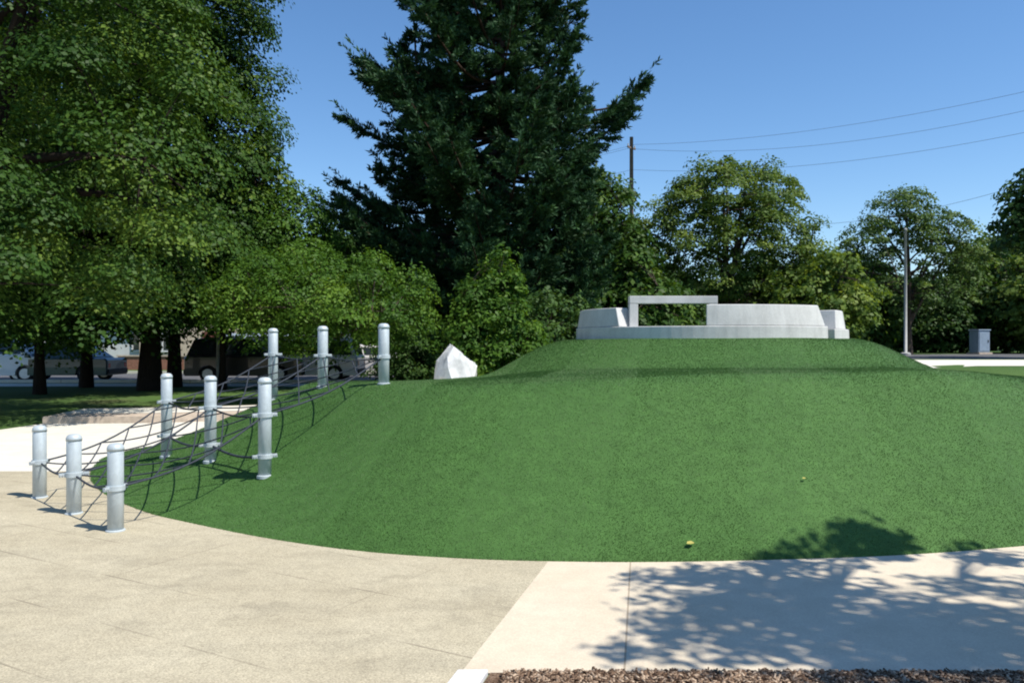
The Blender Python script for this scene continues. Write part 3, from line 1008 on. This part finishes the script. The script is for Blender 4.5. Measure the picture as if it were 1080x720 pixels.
plant('conifer_tree', 'huge dark blue green conifer rising behind the mound, one bough reaching right', 'tree', conifer(4), (gp(520, 29), 29, 0))

# trees behind the ring
G_BACK = 'leafy trees beyond the hilltop'
m_ = broad_tree('i', 51, 7.5, .2, [(0, 0, 5.2, 2.2, 2.4, 2.6, 3), (-.3, 0, 7.0, 1.7, 1.7, 1.4, 1.3), (.5, 0, 2.8, 2.2, 2.2, 1.8, 1.6)], 300, 85, .7, .17, .7, M['leaf_linden'], M['bark_dark'], .5, .3, .7)
plant('leafy_tree', 'mid green rounded tree tucked under the right side of the conifer', 'tree', m_, (gp(618, 31), 31, 0), G_BACK)
m_ = broad_tree('j', 57, 8.6, .26, [(0, 0, 7.6, 3.0, 2.8, 1.9, 3), (2.1, 0, 8.4, 1.6, 1.6, 1.5, 1.3), (-.4, 0, 8.9, 1.8, 1.6, 1.3, 1.3), (3.1, 0, 5.9, 1.4, 1.5, 1.7, 1.3), (-2.8, 0, 6.6, 1.5, 1.5, 1.5, 1.2), (-3.2, 0, 4.5, 1.2, 1.4, 1.4, .7), (.3, 0, 4.0, 2.6, 2.2, .9, .8), (3.6, 0, 3.2, 1.5, 1.5, 1.5, 1.2), (-.8, 0, 2.4, 3.4, 2, 1.1, 1.4), (-4.0, 0, 5.6, 1.3, 1.3, 1.6, 1.2), (-4.2, 0, 3.2, 1.5, 1.4, 1.6, 1.4), (1.6, 0, 2.2, 2.0, 1.6, .9, 1.0), (.2, 0, 6.2, 3.5, 2.4, 2.0, 1.6)],
                350, 190, .68, .14, .72, M['leaf_yellow'], M['bark'], .55, .3, .8, 16, .2, (0, 0), True, .55, .4)
plant('leafy_tree', 'broad yellow green tree with sky showing through, behind the concrete ring', 'tree', m_, (gp(765, 36), 36, .3), G_BACK, 0, .93)
m_ = broad_tree('k', 63, 8.2, .2, [(-.3, 0, 8.4, 1.6, 1.6, 1.2, 1.6), (-2.2, 0, 6.9, 1.6, 1.6, 1.2, 1.3), (1.6, 0, 7.2, 2.0, 1.8, 1.1, 1.4), (3.2, 0, 5.8, 1.3, 1.4, 1.1, 1.0), (-3.3, 0, 5.4, 1.0, 1.2, .9, .7), (.3, 0, 6.0, 2.2, 2, 1.1, 1.1), (-1.0, 0, 3.6, 2.8, 2.2, 1.0, 1.0), (2.4, 0, 4.0, 2.0, 1.8, 1.0, .9)],
                240, 90, .64, .16, .7, M['leaf_grey'], M['bark'], .5, .25, .8, 18, .2, (0, 0), True, .5, .4)
plant('leafy_tree', 'open spreading grey green tree with bare boughs, behind the tall light pole', 'tree', m_, (gp(958, 42), 42, .9), G_BACK, 0, .9)
m_ = broad_tree('l', 69, 7.0, .2, [(0, 0, 5.0, 1.9, 1.9, 1.2, 2), (-.7, 0, 4.0, 1.6, 1.6, .7, .9), (.4, 0, 6.2, 1.3, 1.3, .7, .7)], 190, 60, .55, .18, .7, M['leaf_dark'], M['bark_dark'], .5, .3, .8, 14, .25)
plant('leafy_tree', 'dark leafy tree cut off by the right edge of the photo', 'tree', m_, (gp(1136, 32), 32, .9), G_BACK, 0, 1.26)
# shrubs: two shared meshes, each copy placed by itself
sA = broad_tree('m', 71, 2.2, .1, [(0, 0, 1.6, 1.6, 1.5, 1.5, 3), (.8, .2, 1.1, 1.3, 1.2, 1.0, 1), (-.8, 0, 1.2, 1.2, 1.2, 1.1, 1)], 190, 60, .5, .15, .7, M['leaf_dark'], M['bark_dark'], .6, .3, .75)
sB = broad_tree('n', 73, 2.6, .1, [(0, 0, 1.9, 1.5, 1.5, 1.7, 3), (.9, 0, 1.2, 1.2, 1.2, 1.1, 1), (-.9, .2, 1.4, 1.1, 1.2, 1.2, 1)], 190, 60, .5, .16, .7, M['leaf_linden'], M['bark'], .6, .3, .75)
sC = broad_tree('o', 79, 2.6, .1, [(0, 0, 1.9, 1.6, 1.5, 1.5, 3), (.9, 0, 1.4, 1.2, 1.2, 1.1, 1)], 160, 60, .5, .17, .7, M['leaf_yellow'], M['bark'], .6, .3, .75)
shrubs = [
    (sA, 432, 25, .62, 'dark low shrub between the top right net post and the white boulder'),
    (sA, 585, 24, .95, 'dark shrub at the left foot of the hilltop ring'),
    (sB, 655, 30, 1.35, 'green shrub behind the left shaded end of the concrete ring'),
    (sA, 705, 33, 1.2, 'dark shrub seen through the concrete window frame'),
    (sB, 800, 38, 1.3, 'green shrub behind the bright concrete wall, under the yellow green tree'),
    (sC, 866, 34, 1.25, 'yellow green shrub rising behind the right end of the concrete ring'),
    (sB, 905, 44, 1.35, 'green shrub left of the tall light pole'),
    (sA, 935, 49, 1.5, 'dark shrub at the foot of the tall light pole'),
    (sA, 985, 48, 1.5, 'dark shrub right of the tall light pole under the open tree'),
    (sB, 1014, 50, 1.45, 'green shrub just left of the blue grey cabinet'),
    (sB, 1062, 48, 1.75, 'green shrub on the far right, beside the blue grey cabinet'),
    (sC, 1100, 45, 1.6, 'yellow green shrub at the right photo edge beyond the road'),
    (sA, 480, 27, 1.0, 'dark shrub behind the white boulder'),
    (sA, 545, 26, 1.0, 'dark shrub behind the young lime green tree'),
]
for k, (ms, ppx, d, sc_, lab) in enumerate(shrubs):
    x = gp(ppx, d)
    plant('shrub', lab, 'shrub', ms, (x, d, float(terrain(x, d)) - .03), 'shrubs behind the mound', k * 1.7, sc_)
# far tree belt
fA = broad_tree('p', 83, 7, .25, [(0, 0, 6, 3.6, 3.4, 3.6, 3), (0, 0, 9, 2.6, 2.6, 2.2, 1.5), (0, 0, 3.4, 3.8, 3.6, 2.2, 1.6)], 300, 50, 1.0, .34, .75, M['leaf_linden'], M['bark_dark'], .5, .3, .75, 8, .25, (0, 0), False)
fB = broad_tree('q', 89, 6, .25, [(0, 0, 5.2, 3.8, 3.4, 3.2, 3), (1, 0, 7.5, 2.4, 2.6, 2.0, 1.5), (0, 0, 3.0, 4.0, 3.6, 2.2, 1.6)], 300, 50, 1.0, .34, .75, M['leaf_dark'], M['bark_dark'], .5, .3, .75, 8, .25, (0, 0), False)
far = [(-40, 62, 1, 0), (55, 66, 1, 1), (140, 60, .9, 1), (215, 66, 1, 0), (290, 60, .9, 1), (360, 58, .95, 0), (430, 55, 1, 1), (520, 58, 1, 0), (585, 50, .8, 1), (640, 46, .8, 0),
       (690, 60, .72, 1), (745, 64, .62, 1), (805, 62, .6, 0), (858, 56, .72, 1), (905, 66, .72, 0), (945, 64, .62, 1), (1000, 62, .58, 1), (1048, 60, .78, 0), (1100, 58, .95, 1)]
flab = ['far tree beyond the road, cut by the left photo edge', 'far tree behind the dark teal car', 'far dark tree seen between the two lawn trunks', 'far tree behind the beige house', 'far dark tree behind the pale blue van', 'far tree glimpsed behind the net top, under the lime tree',
        'far dark tree behind the left flank of the conifer', 'far tree standing behind the middle of the conifer', 'far dark tree right behind the conifer skirt', 'far tree behind the rounded mid green tree',
        'far dark tree seen through the left of the yellow green tree', 'far dark tree seen under the yellow green tree', 'far green tree low behind the bright concrete wall', 'far dark tree in the dip right of the yellow green tree', 'far green tree left of the open grey green tree',
        'far dark tree low behind the light pole', 'far dark tree low right of the light pole', 'far green tree behind the blue grey cabinet', 'far dark tree behind the right photo edge']
for k, (ppx, d, sc_, w_) in enumerate(far):
    x = gp(ppx, d)
    plant('distant_tree', flab[k], 'tree', (fA, fB)[w_], (x, d, float(terrain(x, d)) - .03), 'distant trees beyond the roads', k * 1.3, sc_)
# the tree out of frame on the right that throws the shadow over the walk
off = sdir / sdir.z
def sh(x, y, z): return (x + off.x * z - 8.6, y + off.y * z - 1.2, z)
lob = [(*sh(2.0, 5.2, 5.8), .4, .10, .12, .5), (*sh(2.9, 4.4, 6.3), 1.9, .62, .4, 3.2), (*sh(5.2, 4.25, 7.2), 1.8, .65, .5, 2.4), (*sh(1.8, 4.45, 5.6), 1.0, .5, .25, 1.5), (*sh(1.0, 4.17, 5.2), .6, .08, .08, .35), (*sh(2.62, 6.15, 5.4), .20, .05, .05, .26), (*sh(2.2, 5.95, 5.4), .2, .04, .05, .16),
       (*sh(3.45, 5.98, 5.4), .2, .04, .05, .14), (*sh(2.05, 5.78, 5.3), .35, .08, .1, .28), (*sh(1.35, 5.45, 5.3), .5, .12, .15, .38), (*sh(1.25, 4.95, 5.3), .45, .18, .15, .4), (*sh(3.1, 5.25, 6.0), .8, .12, .15, .4), (*sh(5.5, 3.0, 6.5), 2.2, 1.0, 1.0, 2.2), (*sh(3.0, 3.75, 6.0), 1.8, .35, .4, 1.4)]
m_ = broad_tree('r', 97, 6.5, .24, lob, 430, 34, .27, .105, .75, M['leaf_maple'], M['bark'], .5, .25, .6, 12, .45, (-.6, .3))
plant('shade_tree', 'leafy tree just outside the right edge, casting the dappled shadow on the pale walk', 'tree', m_, (8.6, 1.2, 0))

# ------------------------------------------------------------------ white boulder
bm = bmesh.new(); bmesh.ops.create_icosphere(bm, subdivisions=3, radius=1)
rr = random.Random(8)
planes = [(Vector((rr.gauss(0, 1), rr.gauss(0, 1), rr.gauss(0, .6))).normalized(), rr.uniform(.55, .85)) for _ in range(20)]
for v in bm.verts:
    p = v.co.copy()
    for nrm, dd in planes:
        e = p.dot(nrm) - dd
        if e > 0: p -= nrm * e
    h = (p.z + 1) / 2
    p.x = p.x * (1.08 - .42 * h) + .20 * h; p.y *= (1.0 - .3 * h)
    p *= 1 + .02 * math.sin(9 * p.x + 5 * p.z) * math.cos(7 * p.y) + .008 * math.sin(23 * p.x + 3) * math.sin(19 * p.z) + rr.uniform(-.035, .035)
    v.co = p
me = bpy.data.meshes.new('boulder'); bm.to_mesh(me); bm.free(); me.materials.append(M['rock'])
d = 18.5
o = link('boulder', me, None, (gp(474, d), d, .70)); o.scale = (.90, .7, 1.06)
tag(o, 'bright white boulder half hidden behind the mound shoulder', 'boulder')


# ------------------------------------------------------------------ cars
def car(name, label, cat, loc, rz, color, kind, group='vehicles parked along the road'):
    t = thing(name, label, cat, loc, rz, group)
    if kind == 'van':
        L, W = 4.9, 1.86; low = [(-2.45, .42), (-2.45, .95), (-2.40, 1.05), (1.55, 1.05), (2.3, .96), (2.45, .72), (2.45, .40)]
        top = [(-2.42, 1.05), (-2.33, 1.92), (-2.1, 1.98), (.55, 1.98), (.85, 1.92), (1.72, 1.05)]
    elif kind == 'suv':
        L, W = 4.6, 1.82; low = [(-2.3, .40), (-2.3, .95), (-2.25, 1.02), (1.1, 1.02), (2.12, .93), (2.3, .75), (2.3, .38)]
        top = [(-2.24, 1.02), (-1.98, 1.66), (-1.7, 1.73), (.1, 1.73), (.35, 1.66), (1.15, 1.02)]
    else:
        L, W = 4.5, 1.76; low = [(-2.25, .36), (-2.25, .85), (-2.15, .93), (1.0, .92), (2.08, .80), (2.25, .62), (2.25, .34)]
        top = [(-1.75, .93), (-1.1, 1.40), (-.85, 1.45), (.05, 1.45), (.3, 1.40), (1.12, .92)]
    P = paint(name + '_paint', color)
    # lower body with wheel arches cut into its outline
    arch = []
    wx = (-L * .30, L * .30); R = .36
    outline = list(low)
    bot = []
    for cx in (wx[1], wx[0]):
        for k in range(9):
            a = PI * k / 8
            bot.append((cx + R * math.cos(a), .32 + max(0, R * math.sin(a)) ))
    outline = [(-L / 2, .25)] + low + [(L / 2, .25)] + [(x, z) if z > .33 else (x, .25) for x, z in bot]
    q = MB(); n = len(outline)
    sec = [(-W / 2, .0), (W / 2, .0)]
    V = []
    for y, inset in ((-W / 2, .06), (-W / 2 + .07, 0), (W / 2 - .07, 0), (W / 2, .06)):
        yy = y
        for x, z in outline:
            zz = z - (inset * .6 if z > .8 else 0); xx = x * (1 - inset * .25) if abs(x) > L * .45 else x
            V.append((xx, yy, zz))
    Fs = []
    for s in range(3):
        for i in range(n):
            j = (i + 1) % n
            Fs.append((s * n + i, s * n + j, (s + 1) * n + j, (s + 1) * n + i))
    Fs += [tuple(range(n))[::-1], tuple(3 * n + i for i in range(n))]
    q.add(V, Fs); q.build('body', P, t)
    # cabin with tumblehome
    q = MB(); n = len(top); zb = top[0][1]; zt = max(z for x, z in top)
    V = []
    for s in (-1, 1):
        for x, z in top:
            V.append((x, s * (W / 2 - .05 - .17 * (z - zb) / (zt - zb)), z - (.01 if z == zb else 0)))
    q.add(V, [tuple(range(n))[::-1], tuple(range(n, 2 * n))] + [(i, (i + 1) % n, n + (i + 1) % n, n + i) for i in range(n)])
    q.build('cabin', P, t, .03)
    # glass: side windows, windscreen, rear window
    def edge_w(z): return W / 2 - .05 - .17 * (z - zb) / (zt - zb)
    z0, z1 = zb + .05, zt - .13
    def xa(z): return np.interp(z, [zb, top[1][1]], [top[0][0], top[1][0]])
    def xf(z): return np.interp(z, [zb, top[-2][1]], [top[-1][0], top[-2][0]])
    cuts = 3 if kind != 'sedan' else 2
    for s in (-1, 1):
        for k in range(cuts):
            f0, f1 = (k + .04) / cuts, (k + .96) / cuts
            pts = []
            for z, fs in ((z0, (f0, f1)), (z1, (f1, f0))):
                for f in fs:
                    x = (xa(z) + .10) * (1 - f) + (xf(z) - .12) * f
                    pts.append((x, s * (edge_w(z) + .012), z))
            q = MB(); q.add(pts, [(0, 1, 2, 3) if s < 0 else (3, 2, 1, 0)]); q.build('side_window', M['glass'], t)
    for nm, fx, sg in (('windscreen', xf, 1), ('rear_window', xa, -1)):
        pts = [(fx(z0) + sg * .012, -edge_w(z0) + .1, z0 + .004), (fx(z0) + sg * .012, edge_w(z0) - .1, z0 + .004), (fx(z1) + sg * .012, edge_w(z1) - .08, z1 + .004), (fx(z1) + sg * .012, -edge_w(z1) + .08, z1 + .004)]
        q = MB(); q.add(pts, [(0, 1, 2, 3) if sg > 0 else (3, 2, 1, 0)]); q.build(nm, M['glass'], t)
    for cx in wx:
        for s in (-1, 1):
            Mx = Matrix.Translation((cx, s * (W / 2 - .11), .32)) @ Matrix.Rotation(PI / 2, 4, 'X')
            q = MB(); q.lathe([(.20, -.10), (.30, -.10), (.325, -.07), (.325, .07), (.30, .10), (.20, .10)], 24, Mx, True); wh = q.build('wheel', M['tyre'], t)
            q = MB(); q.lathe([(.205, -.104), (.205, .104)], 20, Mx)
            q.build('rim', M['rim'], wh)
    for s in (-1, 1):
        zl = low[2][1] - .2
        q = MB(); q.box(L / 2 - .06, L / 2 + .008, s * (W / 2 - .32) - .16, s * (W / 2 - .32) + .16, .60, .72); q.build('headlight', M['clear_lens'], t, .01)
        q = MB(); q.box(-L / 2 - .008, -L / 2 + .06, s * (W / 2 - .22) - .10, s * (W / 2 - .22) + .10, zl - .18, zl); q.build('tail_light', M['red_lens'], t, .01)
        q = MB(); q.box(-.09, .09, -.07, .07, -.06, .06, Matrix.Translation((top[-1][0] - .25, s * (W / 2 + .07), zb + .1))); q.build('wing_mirror', P, t, .02)
    for s, nm in ((1, 'front_bumper'), (-1, 'rear_bumper')):
        q = MB(); q.box(s * L / 2 - .05, s * L / 2 + .035, -W / 2 + .08, W / 2 - .08, .30, .50); q.build(nm, M['trim_black'], t, .02)
    return t


car('parked_van', 'white van parked at the far left, partly cut by the photo edge', 'van', (gp(-18, 32), 32.8, 0), .15, (.82, .82, .82), 'van')
car('parked_car', 'dark teal car parked under the left trees beside the white van', 'car', (gp(66, 33), 33, 0), PI, (.012, .05, .055), 'sedan')
car('parked_car', 'black car parked left of the net, behind the thin pale pole', 'car', (gp(258, 32), 32.6, 0), .05, (.015, .013, .014), 'suv')
car('parked_van', 'pale blue van on the far side of the road', 'van', (gp(256, 38), 38.5, 0), PI, (.42, .52, .62), 'van')
car('parked_car', 'white car parked behind the left post of the uppermost row', 'car', (gp(322, 33), 33, 0), PI, (.80, .79, .78), 'suv')
car('parked_car', 'silver car behind the top right net posts', 'car', (gp(392, 38), 38.5, 0), 0, (.72, .70, .68), 'sedan')


# ------------------------------------------------------------------ houses across the road
def house(label, x, y, w_, dp, h, roof_h, wall, roof, ridge_along_x=True):
    t = thing('house', label, 'house', (x, y, 0), 0, 'houses across the road')
    wm = plain('house_wall_%s' % label[:6], wall, .8, .08, 2); rm = plain('house_roof_%s' % label[:6], roof, .9, .2, 6)
    q = MB(); q.box(-w_ / 2, w_ / 2, -dp / 2, dp / 2, 0, h)
    ov = .4
    if ridge_along_x:
        q.add([(-w_ / 2, -dp / 2, h), (-w_ / 2, dp / 2, h), (-w_ / 2, 0, h + roof_h)], [(0, 1, 2)])
        q.add([(w_ / 2, -dp / 2, h), (w_ / 2, dp / 2, h), (w_ / 2, 0, h + roof_h)], [(2, 1, 0)])
        pts = [(-w_ / 2 - ov, -dp / 2 - ov, h - .2), (w_ / 2 + ov, -dp / 2 - ov, h - .2), (w_ / 2 + ov, 0, h + roof_h + .1), (-w_ / 2 - ov, 0, h + roof_h + .1), (-w_ / 2 - ov, dp / 2 + ov, h - .2), (w_ / 2 + ov, dp / 2 + ov, h - .2)]
    else:
        q.add([(-w_ / 2, -dp / 2, h), (w_ / 2, -dp / 2, h), (0, -dp / 2, h + roof_h)], [(0, 1, 2)])
        q.add([(-w_ / 2, dp / 2, h), (w_ / 2, dp / 2, h), (0, dp / 2, h + roof_h)], [(2, 1, 0)])
        pts = [(-w_ / 2 - ov, dp / 2 + ov, h - .2), (-w_ / 2 - ov, -dp / 2 - ov, h - .2), (0, -dp / 2 - ov, h + roof_h + .1), (0, dp / 2 + ov, h + roof_h + .1), (w_ / 2 + ov, dp / 2 + ov, h - .2), (w_ / 2 + ov, -dp / 2 - ov, h - .2)]
    q.build('wall', wm, t)
    r = MB(); r.add(pts, [(0, 1, 2, 3), (3, 2, 5, 4)]); ro = r.build('roof', rm, t)
    sd = ro.modifiers.new('thick', 'SOLIDIFY'); sd.thickness = .15
    for k in range(max(2, int(w_ / 3))):
        wx_ = -w_ / 2 + (k + .5) * w_ / max(2, int(w_ / 3))
        if k == 1:
            f = MB(); f.box(wx_ - .5, wx_ + .5, -dp / 2 - .06, -dp / 2 + .02, .1, 2.2); dr = f.build('door', plain('door_paint', (.20, .07, .05)), t)
            f = MB(); f.box(wx_ + .35, wx_ + .42, -dp / 2 - .1, -dp / 2 - .062, 1.05, 1.15); f.build('handle', M['rim'], dr)
            continue
        f = MB(); f.box(wx_ - .75, wx_ + .75, -dp / 2 - .05, -dp / 2 + .02, 1.0, 2.3); wd_ = f.build('window', M['glass'], t)
        f = MB()
        for a in ((-.83, -.73, .95, 2.38), (.73, .83, .95, 2.38), (-.729, .729, 2.28, 2.38), (-.729, .729, .93, 1.03), (-.04, .04, 1.031, 2.279)):
            f.box(wx_ + a[0], wx_ + a[1], -dp / 2 - .09, -dp / 2 - .052, a[2], a[3])
        f.build('frame', M['edging'], wd_)
    return t


house('white bungalow across the road behind the left trees', gp(110, 55), 57, 11, 8, 3.0, 2.0, (.62, .62, .60), (.16, .14, .13))
house('beige bungalow with gable across the road behind the pale pole', gp(228, 52), 55, 9, 8, 2.9, 2.2, (.58, .47, .36), (.22, .13, .10), False)
house('pale pink bungalow across the road behind the net top', gp(345, 54), 57, 11, 8, 3.0, 2.0, (.62, .52, .48), (.18, .15, .14))
t = thing('garden_wall', 'low red brown brick garden wall in front of the beige bungalow', 'wall', (gp(215, 45), 45.5, 0))
q = MB(); q.box(-5, 5, -.12, .12, 0, .75); q.build('brickwork', plain('red_brick', (.28, .13, .09), .9, .25, 12), t)
q = MB(); q.box(-5.05, 5.05, -.17, .17, .753, .83); q.build('coping', M['kerb'], t)

# ------------------------------------------------------------------ poles and wires
t = thing('utility_pole', 'brown wooden utility pole rising above the trees right of the conifer', 'utility pole', (gp(666, 45), 45, 0))
q = MB(); q.tube([(0, 0, -.3), (0, 0, 6), (0, 0, 13.0)], [.16, .13, .10], 12); q.build('pole', M['wood'], t, 0, True)
q = MB(); q.box(-.4, .4, -.04, .04, 12.35, 12.43, Matrix.Rotation(.87, 4, 'Z')); q.build('crossarm', M['wood'], t)
for s in (-.35, .35):
    q = MB(); q.lathe([(.03, 0), (.05, .04), (.03, .08), (.045, .12), (.01, .16)], 10, Matrix.Rotation(.87, 4, 'Z') @ Matrix.Translation((s, 0, 12.43))); q.build('insulator', M['grey_metal'], t)
pole = np.array([gp(666, 45), 45.0])
wires = [('topmost power line running right from the utility pole', 12.66, .40, (1080, 97, 33)), ('second power line below the topmost one', 12.3, -.35, (1080, 117, 33)),
         ('third faint power line, lower than the top pair', 11.2, .1, (1080, 140, 33)), ('lowest faint power line passing above the open grey green tree', 9.2, -.1, (1000, 216, 34))]
for lab, zp, sidex, (ppx, ppy, d) in wires:
    a = np.array([pole[0] + sidex * .64, pole[1] + sidex * .76, zp]); b = np.array([gp(ppx, d), d, gz(ppy, d)])
    # parabola through the two points, level again at the next pole
    pts = []
    t2 = 1.45; zend = zp
    # z(t) = zp + p t + q t^2 with z(1)=b, z(t2)=zp
    qq = (b[2] - zp) / (1 - t2); pp = -qq * t2
    for s in np.linspace(0, t2, 40):
        p = a + (b - a) * s; pts.append((p[0], p[1], zp + pp * s + qq * s * s))
    lpts = []
    for s in np.linspace(0, 1, 30):
        p = a + np.array([-30, 22, 0]) * s; lpts.append((p[0], p[1], zp - 3.2 * s * (1 - s)))
    q = MB(); q.tube(lpts[::-1] + pts[1:], .0075, 5)
    tag(q.build('power_line', M['wire']), lab, 'power line', 'power lines over the park')
d = 40; x = gp(955, d); z0 = float(terrain(x, d))
t = thing('light_pole', 'tall pale grey light pole standing beyond the right side of the mound', 'light pole', (x, d, z0))
q = MB(); q.tube([(0, 0, -.1), (0, 0, 3), (0, 0, 6.2)], [.085, .075, .06], 14); q.build('pole', M['grey_metal'], t, 0, True)
q = MB(); q.lathe([(.24, -.02), (.24, .1), (.16, .14)], 16); q.build('base', M['grey_metal'], t)
q = MB(); q.lathe([(.08, 6.2), (.075, 6.26), (.03, 6.3)], 14); q.build('cap', M['grey_metal'], t)
d = 28; x = gp(230, d)
t = thing('thin_pole', 'thin pale grey metal pole beside the slender shade tree', 'pole', (x, d, 0))
q = MB(); q.tube([(0, 0, -.1), (0, 0, 2.1), (0, 0, 4.0)], [.06, .055, .05], 12); q.build('pole', M['grey_metal'], t, 0, True)
q = MB(); q.lathe([(.065, 4.0), (.06, 4.05), (.02, 4.09)], 12); q.build('cap', M['grey_metal'], t)
d = 43; x = gp(1033, d); z0 = float(terrain(x, d))
t = thing('utility_cabinet', 'blue grey utility cabinet beyond the road on the right', 'cabinet', (x, d, z0), .3)
q = MB(); q.box(-.38, .38, -.3, .3, .1, 1.25); q.build('housing', M['blue_grey'], t, .02)
q = MB(); q.box(-.42, .42, -.34, .34, 1.253, 1.32); q.build('lid', M['blue_grey'], t, .015)
q = MB(); q.box(-.45, .45, -.4, .4, 0, .098); q.build('plinth', M['kerb'], t)
q = MB(); q.box(-.33, .33, -.32, -.302, .18, 1.18); dr = q.build('door', M['blue_grey'], t, .006)
q = MB(); q.box(.22, .26, -.345, -.322, .62, .76); q.build('handle', M['trim_black'], dr)
